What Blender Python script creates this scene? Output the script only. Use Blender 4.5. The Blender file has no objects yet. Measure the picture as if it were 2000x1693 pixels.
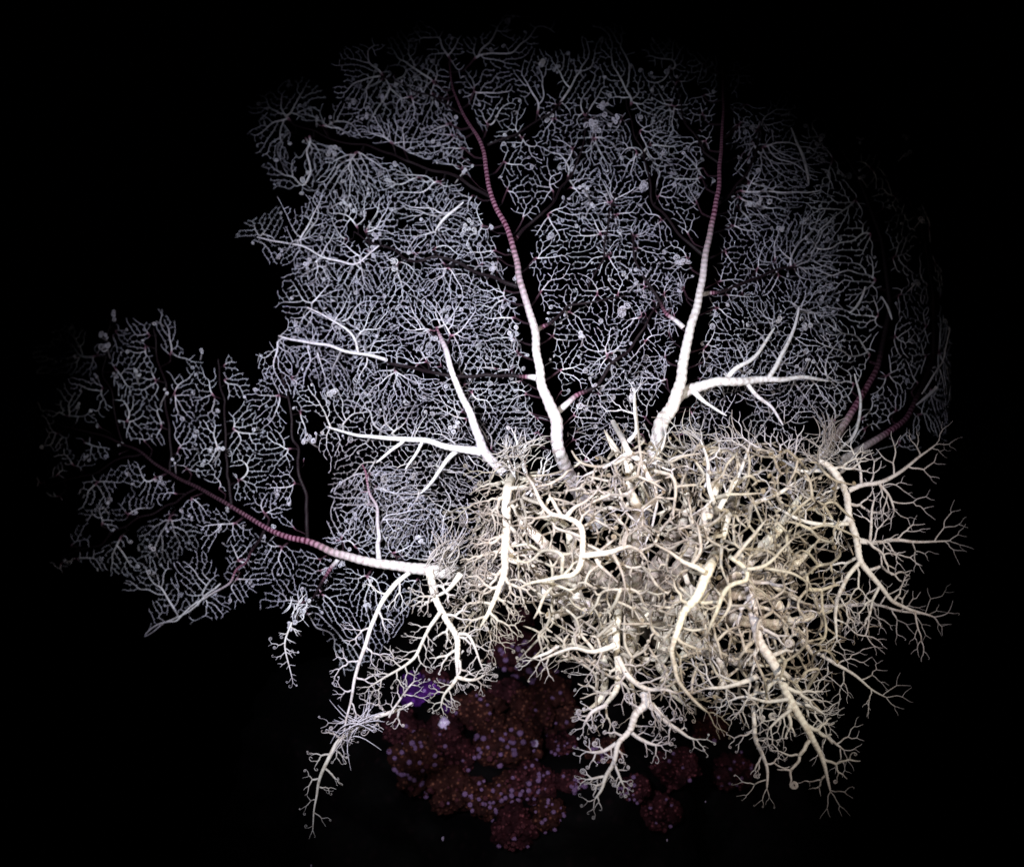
import bpy, bmesh, math, random, heapq
import numpy as np
from mathutils import Vector, Matrix, noise
from mathutils.geometry import delaunay_2d_cdt

SEED = 7
rng = np.random.default_rng(SEED)
random.seed(SEED)
SC = bpy.context.scene
COL = SC.collection

# ------------------------------------------------------------------ camera, water, strobes, exposure
S = 0.0005            # metres per photo pixel at the focus distance
D0 = 1.30             # focus distance
W, H = 2000, 1693
cam_d = bpy.data.cameras.new("camera")
cam = bpy.data.objects.new("camera", cam_d); COL.objects.link(cam)
cam.location = (0, -D0, 0); cam.rotation_euler = (math.radians(90), 0, 0)
cam_d.sensor_width = 36
cam_d.lens = 36 * D0 / (W * S)
cam_d.clip_start = 0.01; cam_d.clip_end = 200
cam_d.dof.use_dof = True; cam_d.dof.focus_distance = D0 - 0.02; cam_d.dof.aperture_fstop = 5.0
SC.camera = cam

world = bpy.data.worlds.new("World"); SC.world = world; world.use_nodes = True
bg = world.node_tree.nodes["Background"]
bg.inputs[0].default_value = (0.02, 0.05, 0.12, 1); bg.inputs[1].default_value = 0.0004   # night sea

def strobe(name, loc, target, power, color, size_deg, blend, radius=0.03):
    l = bpy.data.lights.new(name, 'SPOT'); l.energy = power; l.color = color
    l.spot_size = math.radians(size_deg); l.spot_blend = blend; l.shadow_soft_size = radius
    o = bpy.data.objects.new(name, l); COL.objects.link(o); o.location = loc
    o.rotation_euler = (Vector(target) - Vector(loc)).to_track_quat('-Z', 'Y').to_euler()
    return o
strobe("strobe", (-0.26, -1.25, 0.20), (-0.062, 0.05, -0.01), 168, (0.83, 0.89, 1.0), 39.5, 1.0)
strobe("strobe", (0.40, -0.62, -0.02), (0.12, 0.02, -0.13), 12.5, (1.0, 0.94, 0.80), 58, 1.0)
strobe("strobe", (-0.36, -0.66, -0.10), (0.04, 0.02, -0.14), 3.9, (1.0, 0.94, 0.80), 56, 1.0)

SC.view_settings.view_transform = 'Standard'; SC.view_settings.look = 'None'
SC.view_settings.gamma = 1; SC.view_settings.use_curve_mapping = False
SC.view_settings.exposure = 0.0
SC.render.engine = 'CYCLES'
SC.cycles.max_bounces = 4; SC.cycles.diffuse_bounces = 1; SC.cycles.glossy_bounces = 2

def P(px, py, d=0.0):
    """photo pixel + distance behind the focus plane -> world (arrays allowed)"""
    k = (D0 + d) / D0 * S
    return np.stack([(np.asarray(px) - W / 2) * k, np.asarray(d) + 0 * np.asarray(px), (H / 2 - np.asarray(py)) * k], -1)

# ------------------------------------------------------------------ materials
def new_mat(name):
    m = bpy.data.materials.new(name); m.use_nodes = True
    nt = m.node_tree; return m, nt, nt.nodes["Principled BSDF"]
def N(nt, t, **kw):
    n = nt.nodes.new(t)
    for k, v in kw.items(): setattr(n, k, v)
    return n
def ramp(nt, stops):
    r = N(nt, 'ShaderNodeValToRGB'); e = r.color_ramp.elements
    while len(e) > 1: e.remove(e[-1])
    e[0].position, e[0].color = stops[0][0], (*stops[0][1], 1)
    for p, c in stops[1:]:
        q = e.new(p); q.color = (*c, 1)
    return r
def mixc(nt, a, b, f, mode='MIX'):
    m = N(nt, 'ShaderNodeMix', data_type='RGBA', blend_type=mode)
    for s, v in ((m.inputs[0], f), (m.inputs[6], a), (m.inputs[7], b)):
        if hasattr(v, 'node'): nt.links.new(v, s)
        elif isinstance(v, tuple): s.default_value = (*v, 1)
        else: s.default_value = v
    return m.outputs[2]

def skin_material():
    m, nt, b = new_mat("basket_star_skin"); L = nt.links.new
    dark = N(nt, 'ShaderNodeAttribute', attribute_name='dark').outputs['Fac']
    along = N(nt, 'ShaderNodeAttribute', attribute_name='along').outputs['Fac']
    thick = N(nt, 'ShaderNodeAttribute', attribute_name='thick').outputs['Fac']
    warm = N(nt, 'ShaderNodeAttribute', attribute_name='warm').outputs['Fac']
    geo = N(nt, 'ShaderNodeNewGeometry')
    nz = N(nt, 'ShaderNodeTexNoise'); nz.inputs['Scale'].default_value = 260; nz.inputs['Detail'].default_value = 3
    L(geo.outputs['Position'], nz.inputs['Vector'])
    nb = N(nt, 'ShaderNodeTexNoise'); nb.inputs['Scale'].default_value = 9; nb.inputs['Detail'].default_value = 2
    L(geo.outputs['Position'], nb.inputs['Vector'])
    # pale calcite: cool white twigs, creamy stout branches
    stout = N(nt, 'ShaderNodeAttribute', attribute_name='stout').outputs['Fac']
    N_thin = N(nt, 'ShaderNodeAttribute', attribute_name='girth').outputs['Fac']
    cream = mixc(nt, (0.25, 0.19, 0.11), (0.88, 0.79, 0.58), stout)
    pale = mixc(nt, mixc(nt, (0.56, 0.55, 0.64), (0.82, 0.79, 0.82), N_thin), cream, warm)
    speck = ramp(nt, [(0.34, (0.62, 0.55, 0.50)), (0.52, (1, 1, 1))]); L(nz.outputs['Fac'], speck.inputs[0])
    pale = mixc(nt, pale, speck.outputs[0], 0.75, 'MULTIPLY')
    tint = ramp(nt, [(0.40, (0.90, 0.84, 0.92)), (0.60, (1.0, 1.0, 1.0))]); L(nb.outputs['Fac'], tint.inputs[0])
    pale = mixc(nt, pale, tint.outputs[0], 0.8, 'MULTIPLY')
    # ring bands on the stout arms
    sn = N(nt, 'ShaderNodeMath', operation='SINE')
    nd = N(nt, 'ShaderNodeTexNoise'); nd.inputs['Scale'].default_value = 120; L(geo.outputs['Position'], nd.inputs['Vector'])
    ma_ = N(nt, 'ShaderNodeMath', operation='MULTIPLY_ADD'); L(nd.outputs['Fac'], ma_.inputs[0]); ma_.inputs[1].default_value = 4.5; L(along, ma_.inputs[2])
    L(ma_.outputs[0], sn.inputs[0])
    rr = ramp(nt, [(0.25, (0, 0, 0)), (0.75, (1, 1, 1))])
    mr = N(nt, 'ShaderNodeMapRange'); mr.inputs[1].default_value = -1; mr.inputs[2].default_value = 1
    L(sn.outputs[0], mr.inputs[0]); L(mr.outputs[0], rr.inputs[0])
    mauve = mixc(nt, (0.075, 0.012, 0.032), (0.33, 0.15, 0.22), rr.outputs[0])
    black = mixc(nt, (0.003, 0.0005, 0.0015), (0.011, 0.003, 0.006), rr.outputs[0])
    mu = N(nt, 'ShaderNodeMath', operation='MULTIPLY'); L(thick, mu.inputs[0]); mu.inputs[1].default_value = 1.0
    inv = N(nt, 'ShaderNodeMath', operation='SUBTRACT'); inv.inputs[0].default_value = 1.0; L(rr.outputs[0], inv.inputs[1])
    m2 = N(nt, 'ShaderNodeMath', operation='MULTIPLY'); L(inv.outputs[0], m2.inputs[0]); L(mu.outputs[0], m2.inputs[1])
    pale = mixc(nt, pale, (0.50, 0.30, 0.30), m2.outputs[0])
    mauve = mixc(nt, mauve, speck.outputs[0], 0.8, 'MULTIPLY')
    def rng_(a, b_):
        q = N(nt, 'ShaderNodeMapRange'); q.inputs[1].default_value = a; q.inputs[2].default_value = b_; L(dark, q.inputs[0]); return q.outputs[0]
    col = mixc(nt, mixc(nt, pale, mauve, rng_(0.0, 0.5)), black, rng_(0.5, 1.0))
    L(col, b.inputs['Base Color'])
    b.inputs['Roughness'].default_value = 0.62
    b.inputs['Specular IOR Level'].default_value = 0.25
    bp = N(nt, 'ShaderNodeBump'); bp.inputs['Strength'].default_value = 0.5; bp.inputs['Distance'].default_value = 0.0007
    n3 = N(nt, 'ShaderNodeTexNoise'); n3.inputs['Scale'].default_value = 700; L(geo.outputs['Position'], n3.inputs['Vector'])
    L(n3.outputs['Fac'], bp.inputs['Height']); L(bp.outputs[0], b.inputs['Normal'])
    return m
SKIN = skin_material()

# ------------------------------------------------------------------ tube builder (all chains of the animal in batches)
CH = {}     # (passes, sides) -> lists
def add_chain(pts, rad, dark=None, along=None, warm=0.0, passes=1, sides=5, ref=None):
    pts = np.asarray(pts, float)
    if len(pts) < 2: return
    n = len(pts)
    rad = np.broadcast_to(np.asarray(rad, float), (n,)).copy()
    dark = np.zeros(n) if dark is None else np.broadcast_to(np.asarray(dark, float), (n,)).copy()
    along = np.zeros(n) if along is None else np.asarray(along, float)
    wm = np.broadcast_to(np.asarray(warm, float), (n,)).copy()
    if ref is None:
        m = np.abs(pts[-1] - pts[0]); ref = np.eye(3)[int(np.argmin(m))]
    CH.setdefault((passes, sides), []).append((pts, np.stack([rad, dark, along, wm], 1), np.asarray(ref, float)))

def build_tubes():
    V = []; F = []; A = []; base = 0
    for (passes, sides), lst in CH.items():
        pts = np.concatenate([c[0] for c in lst]); att = np.concatenate([c[1] for c in lst])
        ln = np.array([len(c[0]) for c in lst]); refs = np.stack([c[2] for c in lst])
        for _ in range(passes):
            end = np.cumsum(ln); st = end - ln
            cid = np.repeat(np.arange(len(ln)), ln)
            idx = np.arange(len(pts)); s_ = st[cid]; e_ = end[cid] - 1
            p0 = pts[np.maximum(idx - 1, s_)]; p1 = pts; i2 = np.minimum(idx + 1, e_); p2 = pts[i2]
            p3 = pts[np.minimum(idx + 2, e_)]
            mid = (-p0 + 9 * p1 + 9 * p2 - p3) / 16; ma = (att + att[i2]) / 2
            keep = idx < e_
            npts = np.empty((2 * len(pts), 3)); npts[0::2] = pts; npts[1::2] = mid
            natt = np.empty((2 * len(pts), att.shape[1])); natt[0::2] = att; natt[1::2] = ma
            km = np.ones(2 * len(pts), bool); km[1::2] = keep
            pts = npts[km]; att = natt[km]; ln = 2 * ln - 1
        end = np.cumsum(ln); st = end - ln; cid = np.repeat(np.arange(len(ln)), ln)
        idx = np.arange(len(pts)); s_ = st[cid]; e_ = end[cid] - 1
        t = pts[np.minimum(idx + 1, e_)] - pts[np.maximum(idx - 1, s_)]
        t /= np.linalg.norm(t, axis=1, keepdims=True) + 1e-12
        u = np.cross(t, refs[cid]); nu = np.linalg.norm(u, axis=1, keepdims=True)
        u = np.where(nu < 1e-3, np.array([[0, 0, 1.0]]), u / (nu + 1e-12)); v = np.cross(t, u)
        a = np.arange(sides) * 2 * math.pi / sides
        ring = pts[:, None, :] + att[:, 0][:, None, None] * (np.cos(a)[None, :, None] * u[:, None, :] + np.sin(a)[None, :, None] * v[:, None, :])
        nv = len(pts) * sides
        V.append(ring.reshape(-1, 3)); A.append(np.repeat(att, sides, 0))
        i = idx[idx < e_]; k = np.arange(sides); k2 = (k + 1) % sides
        f = np.stack([i[:, None] * sides + k, i[:, None] * sides + k2, (i[:, None] + 1) * sides + k2, (i[:, None] + 1) * sides + k], -1).reshape(-1, 4)
        F.append(f + base)
        # blunt tip: close the last ring with a point
        tipv = pts[end - 1] + t[end - 1] * att[end - 1, :1] * 0.8
        V.append(tipv); A.append(att[end - 1])
        tip_i = base + nv + np.arange(len(ln)); lr = (end - 1)[:, None] * sides + base
        tf = np.stack([lr + k, lr + k2, np.repeat(tip_i[:, None], sides, 1), np.repeat(tip_i[:, None], sides, 1)], -1).reshape(-1, 4)
        F.append(tf); base += nv + len(ln)
    V = np.concatenate(V); A = np.concatenate(A); F = np.concatenate(F)
    tri = F[:, 2] == F[:, 3]
    quads = F[~tri]; tris = F[tri][:, :3]
    me = bpy.data.meshes.new("basket_star")
    me.vertices.add(len(V)); me.vertices.foreach_set('co', V.astype(np.float32).ravel())
    loops = np.concatenate([quads.ravel(), tris.ravel()])
    me.loops.add(len(loops)); me.loops.foreach_set('vertex_index', loops.astype(np.int32))
    me.polygons.add(len(quads) + len(tris))
    ls = np.concatenate([np.arange(len(quads)) * 4, len(quads) * 4 + np.arange(len(tris)) * 3])
    me.polygons.foreach_set('loop_start', ls.astype(np.int32))
    me.update(calc_edges=True)
    me.polygons.foreach_set('use_smooth', np.ones(len(me.polygons), bool))
    for nm, arr in (('dark', A[:, 1]), ('along', A[:, 2]), ('warm', A[:, 3]), ('girth', np.clip((A[:, 0] / S - 0.5) / 1.0, 0, 1)), ('stout', np.clip((A[:, 0] / S - 1.4) / 4.2, 0, 1)), ('thick', np.clip((A[:, 0] / S - 4) / 10, 0, 1) * 0.32)):
        at = me.attributes.new(nm, 'FLOAT', 'POINT'); at.data.foreach_set('value', arr.astype(np.float32))
    me.materials.append(SKIN)
    print("tubes: verts", len(V), "faces", len(F))
    return me

# ------------------------------------------------------------------ helpers in photo space
def bowl(px, py):
    """how far the spread arms curve back behind the focus plane"""
    x = np.asarray(px, float); y = np.asarray(py, float)
    r2 = ((x - 1200) / 1000) ** 2 + ((y - 1000) / 950) ** 2
    return 0.05 + 0.24 * r2
def fnoise(px, py, sc, seed):
    return np.array([noise.noise((float(a) / sc + seed * 17.3, float(b) / sc - seed * 9.1, seed * 3.7)) for a, b in zip(np.atleast_1d(px), np.atleast_1d(py))])
def resample(pl, step):
    pl = np.asarray(pl, float); out = [pl[0]]
    for a, b in zip(pl[:-1], pl[1:]):
        n = max(1, int(np.hypot(*(b[:2] - a[:2])) / step))
        for k in range(1, n + 1): out.append(a + (b - a) * k / n)
    return np.array(out)
def smooth_pl(pl, it=2):
    for _ in range(it):
        q = pl.copy(); q[1:-1] = 0.25 * pl[:-2] + 0.5 * pl[1:-1] + 0.25 * pl[2:]; pl = q
    return pl
def inpoly(x, y, poly):
    c = np.zeros(len(x), bool); n = len(poly)
    for i in range(n):
        x1, y1 = poly[i]; x2, y2 = poly[(i + 1) % n]
        cond = (y1 > y) != (y2 > y)
        xi = (x2 - x1) * (y - y1) / ((y2 - y1) if y2 != y1 else 1e-9) + x1
        c ^= cond & (x < xi)
    return c
def seg_dist(x, y, pl):
    d = np.full(len(x), 1e9)
    for a, b in zip(pl[:-1], pl[1:]):
        ax, ay = a[:2]; bx, by = b[:2]; l2 = (bx - ax) ** 2 + (by - ay) ** 2 + 1e-9
        t = np.clip(((x - ax) * (bx - ax) + (y - ay) * (by - ay)) / l2, 0, 1)
        d = np.minimum(d, np.hypot(x - ax - t * (bx - ax), y - ay - t * (by - ay)))
    return d

def pscale(d): return (D0 + d) / D0 * S
def arm(pl, depth, dark0=0, dark1=0, warm=0.3, sides=10, wob=4.0, bands=True, ts=False):
    """a traced stout branch: list of (px, py, width_px); depth = number, (d0, d1) or function"""
    q = smooth_pl(resample(pl, 8), 3)
    L = np.concatenate([[0], np.cumsum(np.hypot(np.diff(q[:, 0]), np.diff(q[:, 1])))]); t = L / L[-1]
    sd = random.random() * 50
    q[:, 0] += wob * fnoise(L, L * 0, 45, sd) * np.minimum(1, 6 * t); q[:, 1] += wob * fnoise(L, L * 0 + 99, 45, sd + 1) * np.minimum(1, 6 * t)
    q[:, 2] = np.minimum(q[:, 2], 2.6 + (L[-1] - L) * 0.22)
    if ts: q[:, 2] = np.minimum(q[:, 2], 2.5 + L * 0.3)
    if callable(depth): d = depth(q[:, 0], q[:, 1])
    elif isinstance(depth, tuple): d = depth[0] + (depth[1] - depth[0]) * t
    else: d = np.full(len(q), float(depth))
    d = d + 0.008 * fnoise(L, L * 0 + 7, 60, sd + 2) * np.minimum(1, 6 * t)
    rad = q[:, 2] * 0.5 * pscale(d)
    per = np.clip(q[:, 2] * 0.75, 5, 14)
    along = np.concatenate([[0], np.cumsum(np.diff(L) / per[1:] * 2 * math.pi)])
    if bands:   # beads: one swelling per ring plate
        Lf = np.linspace(0, L[-1], max(4, int(L[-1] / 1.7)))
        q = np.stack([np.interp(Lf, L, q[:, k]) for k in range(3)], 1)
        d = np.interp(Lf, L, d); rad = np.interp(Lf, L, rad); along = np.interp(Lf, L, along); t = Lf / Lf[-1]
        rad = rad * (1 + 0.05 * np.sin(along))
    dk = np.clip(dark0 + (dark1 - dark0) * t, 0, 1)
    pts = P(q[:, 0], q[:, 1], d)
    add_chain(pts, rad, dk, along, warm, passes=0 if bands else 1, sides=sides)
    return q, d, dk

COILS = 0
def coil(p, dirv, nrm, R, r, turns=2.2, dark=0, warm=0.2, cone=0.3):
    """a tendril tip rolled up into a flat spiral, starting at p"""
    global COILS; COILS += 1
    dirv = dirv / (np.linalg.norm(dirv) + 1e-9); nrm = nrm - dirv * nrm.dot(dirv); nrm /= np.linalg.norm(nrm) + 1e-9
    side = np.cross(nrm, dirv)
    n = int(10 * turns) + 2; a = np.linspace(0, 2 * math.pi * turns, n); rr = R * (1 - 0.80 * np.linspace(0, 1, n))
    c = p + side * R
    pts = c - side * (rr * np.cos(a))[:, None] + dirv * (rr * np.sin(a))[:, None] + nrm * (cone * R * np.linspace(0, 1, n))[:, None]
    add_chain(pts, np.linspace(r, r * 0.6, n), dark, None, warm, passes=0, sides=5, ref=nrm)

# ------------------------------------------------------------------ the fine nets: forked twigs filling a region
def net(seeds, region, sp, depth_fn, rtip=1.25, pw=0.36, rcap=5.5, corridors=(), gap=55, seed=1,
        edge_noise=52, coil_p=0.05, tilt=0.05, warm=0.0, holes=None, warp=None, stub=0.37, costvar=0.33, keep_fan=1.0, reach=190, radial=0.22, dn=0.012, sub=1, frayed=True):
    """seeds: [(samples (n,4) px py w dark, depth array, corridor half width)], region: polygon.
       A Voronoi graph of jittered sites is spanned by shortest-path trees from the seeds."""
    r = np.random.default_rng(seed); rd = random.Random(seed)
    poly = np.array(region, float); x0, y0 = poly.min(0) - sp * 2; x1, y1 = poly.max(0) + sp * 2
    gx = np.arange(x0, x1, sp); gy = np.arange(y0, y1, sp * 0.866)
    X, Y = np.meshgrid(gx, gy); X[1::2] += sp / 2
    X = (X + r.uniform(-0.36, 0.36, X.shape) * sp).ravel(); Y = (Y + r.uniform(-0.36, 0.36, Y.shape) * sp).ravel()
    m = inpoly(X, Y, poly + 0); k = 0
    big = poly.mean(0) + (poly - poly.mean(0)) * 1.04
    m |= inpoly(X, Y, big); X = X[m]; Y = Y[m]
    res = delaunay_2d_cdt([Vector((float(a), float(b))) for a, b in zip(X, Y)], [], [], 0, 1e-5)
    vs = np.array([(v.x, v.y) for v in res[0]]); tr = np.array([f for f in res[2] if len(f) == 3])
    T = vs[tr]; C = T.mean(1)
    el = np.max(np.linalg.norm(T - np.roll(T, 1, 1), axis=2), 1)
    en = fnoise(C[:, 0], C[:, 1], 70, seed) * edge_noise; en2 = fnoise(C[:, 0], C[:, 1], 70, seed + 5) * edge_noise
    ok = (el < sp * 3) & inpoly(C[:, 0] + en, C[:, 1] + en2, poly)
    for pl, hw in corridors: ok &= seg_dist(C[:, 0], C[:, 1], pl) > hw * (0.45 + 0.45 * r.random(len(C)) + 0.5 * (1 + fnoise(C[:, 0], C[:, 1], 30, seed + 8)) / 1.0 * 0.8)
    rr_ = np.sqrt((bowl(C[:, 0], C[:, 1]) - 0.05) / 0.24)
    if frayed: ok &= fnoise(C[:, 0], C[:, 1], 42, seed + 3) < 0.62 - 0.75 * np.clip(rr_ - 0.55, 0, 1)
    if holes is not None: ok &= ~holes(C[:, 0], C[:, 1])
    # adjacency
    em = {}; adj = [[] for _ in range(len(C))]
    for ti, f in enumerate(tr):
        if not ok[ti]: continue
        for a, b in ((f[0], f[1]), (f[1], f[2]), (f[2], f[0])):
            key = (a, b) if a < b else (b, a)
            o = em.get(key)
            if o is None: em[key] = ti
            else: adj[ti].append(o); adj[o].append(ti)
    cx, cy = C[:, 0].copy(), C[:, 1].copy()
    # sources
    okx = np.where(ok)[0]
    if len(okx) == 0: return
    src = {}
    for si, (q, dd, hw) in enumerate(seeds):
        L = np.concatenate([[0], np.cumsum(np.hypot(np.diff(q[:, 0]), np.diff(q[:, 1])))])
        s = gap * r.uniform(0.3, 0.8); sgn = 1
        while s < L[-1]:
            i = min(len(q) - 2, int(np.searchsorted(L, s)))
            tx, ty = q[i + 1, 0] - q[max(0, i - 3), 0], q[i + 1, 1] - q[max(0, i - 3), 1]; tl = math.hypot(tx, ty) + 1e-9; tx /= tl; ty /= tl
            ang = math.radians(rd.uniform(45, 70)) * sgn
            dx = tx * math.cos(ang) - ty * math.sin(ang); dy = tx * math.sin(ang) + ty * math.cos(ang)
            g = hw * 1.25 + sp * 0.6
            ex, ey = q[i, 0] + dx * g, q[i, 1] + dy * g
            d2 = (cx[okx] - ex) ** 2 + (cy[okx] - ey) ** 2; j = okx[int(np.argmin(d2))]
            if d2.min() < (sp * 2.2) ** 2 and j not in src: src[j] = (q[i, 0], q[i, 1], dd[i], max(q[i, 3], 0.95 if hw >= 6 else 0), q[i, 2])
            s += gap * r.uniform(0.6, 1.2) * (0.5 if hw > 20 else 1); sgn = -sgn
        # the seed branch's own end
        ex, ey = q[-1, 0], q[-1, 1]; d2 = (cx[okx] - ex) ** 2 + (cy[okx] - ey) ** 2; j = okx[int(np.argmin(d2))]
        if d2.min() < (sp * 2.5) ** 2: src[j] = (ex, ey, dd[-1], q[-1, 3], q[-1, 2])
    dist = np.full(len(C), 1e18); par = np.full(len(C), -1, int); own = np.full(len(C), -1, int); hq = []
    order = []
    for j in src: dist[j] = 0; own[j] = j; heapq.heappush(hq, (0.0, j))
    done = np.zeros(len(C), bool)
    lim = {j: reach * rd.uniform(0.6, 1.5) for j in src}
    def ecost(i, j):
        a, b = (i, j) if i < j else (j, i)
        ex, ey = cx[j] - cx[i], cy[j] - cy[i]; l = math.hypot(ex, ey) + 1e-9
        s_ = src[own[i]]; vx, vy = cx[j] - s_[0], cy[j] - s_[1]; v = math.hypot(vx, vy) + 1e-9
        return l * (1 - costvar + 2 * costvar * ((a * 7919 + b * 104729 + (a ^ b) * 31) % 1000) / 1000) * (1 + radial * (1 - (ex * vx + ey * vy) / (l * v)))
    while hq:
        d, i = heapq.heappop(hq)
        if done[i]: continue
        if d > lim[own[i]]: par[i] = -1; own[i] = -1; done[i] = True; continue
        done[i] = True; order.append(i)
        for j in adj[i]:
            if done[j]: continue
            nd = d + ecost(i, j)
            if nd < dist[j]: dist[j] = nd; par[j] = i; own[j] = own[i]; heapq.heappush(hq, (nd, j))
    drop = {j for j in src if rd.random() > keep_fan}
    leaves = np.zeros(len(C)); kids = {}
    for i in reversed(order):
        if leaves[i] == 0: leaves[i] = 1
        if par[i] >= 0: leaves[par[i]] += leaves[i]; kids.setdefault(par[i], []).append(i)
    for _ in range(5):
        nx, ny = cx.copy(), cy.copy()
        for i in order:
            p = par[i]; ks = kids.get(i)
            if p < 0 or not ks: continue
            kmain = max(ks, key=lambda a: leaves[a]); kk = min(0.8, 0.08 + 0.15 * math.log(leaves[i] + 1e-9 + 1))
            nx[i] += kk * ((cx[p] + cx[kmain]) / 2 - cx[i]); ny[i] += kk * ((cy[p] + cy[kmain]) / 2 - cy[i])
        cx, cy = nx, ny
    # depth: bowl + each spray leaning its own way
    lean = {}; ph = {}
    dz = np.zeros(len(C)); dz[:] = depth_fn(cx, cy)
    for j in src:
        lean[j] = (rd.gauss(0, 1) * tilt, rd.gauss(0, 1) * tilt, rd.gauss(-0.2, 0.6) * tilt)
    nz = fnoise(cx, cy, 60, seed + 11) * dn
    for i in order:
        l = lean[own[i]]; s_ = src[own[i]]
        dz[i] += nz[i] + (l[0] * (cx[i] - s_[0]) + l[1] * (cy[i] - s_[1])) / 120 * 0.5 + l[2] * min(1, dist[i] / 100)
    def R(i): return min(rcap, rtip * leaves[i] ** pw)
    wx, wy = (cx, cy) if warp is None else warp(cx, cy)
    if warp is not None: dz = dz + warp_depth(cx)
    pos = P(wx, wy, dz); sc = pscale(dz)
    wv = np.full(len(C), float(warm)) if not callable(warm) else warm(cx, cy)
    heads = [j for j in order if par[j] < 0]
    stack = [(j, None) for j in heads]
    while stack:
        i, p = stack.pop()
        if own[i] in drop: continue
        pts = []; rr = []; dk = []
        if p is None:
            s_ = src[i]; a = P(s_[0], s_[1], s_[2]) if warp is None else P(*[v[0] for v in warp(np.array([s_[0]]), np.array([s_[1]]))], s_[2])
            b = pos[i]; r0 = min(R(i) * 1.25, max(1.2, s_[4] * 0.42))
            pts += [a, a * 0.5 + b * 0.5 + np.array([0, 0.022 * (s_[3] > 0.3), 0])]; rr += [r0 * sc[i], r0 * 0.95 * sc[i]]; dk += [s_[3], s_[3]]
        else:
            pts.append(pos[p]); rr.append(min(R(p) * 0.8, R(i) * 1.1) * sc[p]); dk.append(dk_at(src[own[i]][3], dist[p]))
        c = i
        while True:
            pts.append(pos[c]); rr.append(R(c) * sc[c]); dk.append(dk_at(src[own[c]][3], dist[c]))
            ks = sorted(kids.get(c, []), key=lambda a: -leaves[a])
            for k_ in ks[1:]: stack.append((k_, c))
            if not ks: break
            c = ks[0]
        # free tip reaching on a little
        v = pts[-1] - pts[-2]; v = v / (np.linalg.norm(v) + 1e-9)
        jit = r.normal(0, 0.35, 3); tipdir = v + jit
        ll = sp * stub * sc[c] * rd.uniform(0.5, 1.3)
        pts.append(pts[-1] + tipdir * ll); rr.append(rr[-1] * 0.45); dk.append(0)
        rr_ = np.array(rr)
        add_chain(pts, rr_, np.array(dk), None, wv[i], passes=sub, sides=8 if rr_.max() > 3.5 * S else (6 if rr_.max() > 2.2 * S else 5))
        if rd.random() < coil_p:
            Rc = rd.uniform(2.6, 5.0) * sc[c] * (1.7 if rd.random() < 0.15 else 1)
            nr = np.array([rd.gauss(0, 0.5), -1, rd.gauss(0, 0.5)])
            coil(pts[-1], tipdir, nr, Rc, max(rr_[-1] * 1.6, 0.8 * sc[c]), rd.uniform(1.6, 2.6), 0, min(1, wv[i] + 0.15), 0.4)
    # side stubs along unused graph edges
    for i in order:
        if own[i] in drop: continue
        for j in adj[i]:
            if par[j] == i or par[i] == j or rd.random() < 0.10: continue
            f = stub * rd.uniform(0.6, 1.15)
            e = pos[i] + (pos[j] - pos[i]) * f; 
            if np.linalg.norm(pos[j] - pos[i]) > sp * 3 * sc[i]: e = pos[i] + (pos[j] - pos[i]) / np.linalg.norm(pos[j] - pos[i]) * sp * 0.5 * sc[i]
            mid = (pos[i] + e) / 2 + r.normal(0, sp * 0.05, 3) * sc[i]
            r0 = rtip * sc[i]
            add_chain([pos[i], mid, e], [r0, r0 * 0.85, r0 * 0.4], 0, None, wv[i], passes=0, sides=5)
            if rd.random() < coil_p * 0.6:
                coil(e, e - mid, np.array([rd.gauss(0, 0.5), -1, rd.gauss(0, 0.5)]), rd.uniform(2.2, 4.2) * sc[i], r0 * 0.8, rd.uniform(1.4, 2.4), 0, wv[i], 0.4)
def dk_at(d0, dist): return max(0.0, d0 * (1 - dist / 9.0))
def warp_depth(cx): 
    t = np.clip((cx - 1550) / 480, 0, 1.2); return 0.20 * (1 - np.cos(t * math.pi / 2))

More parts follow.
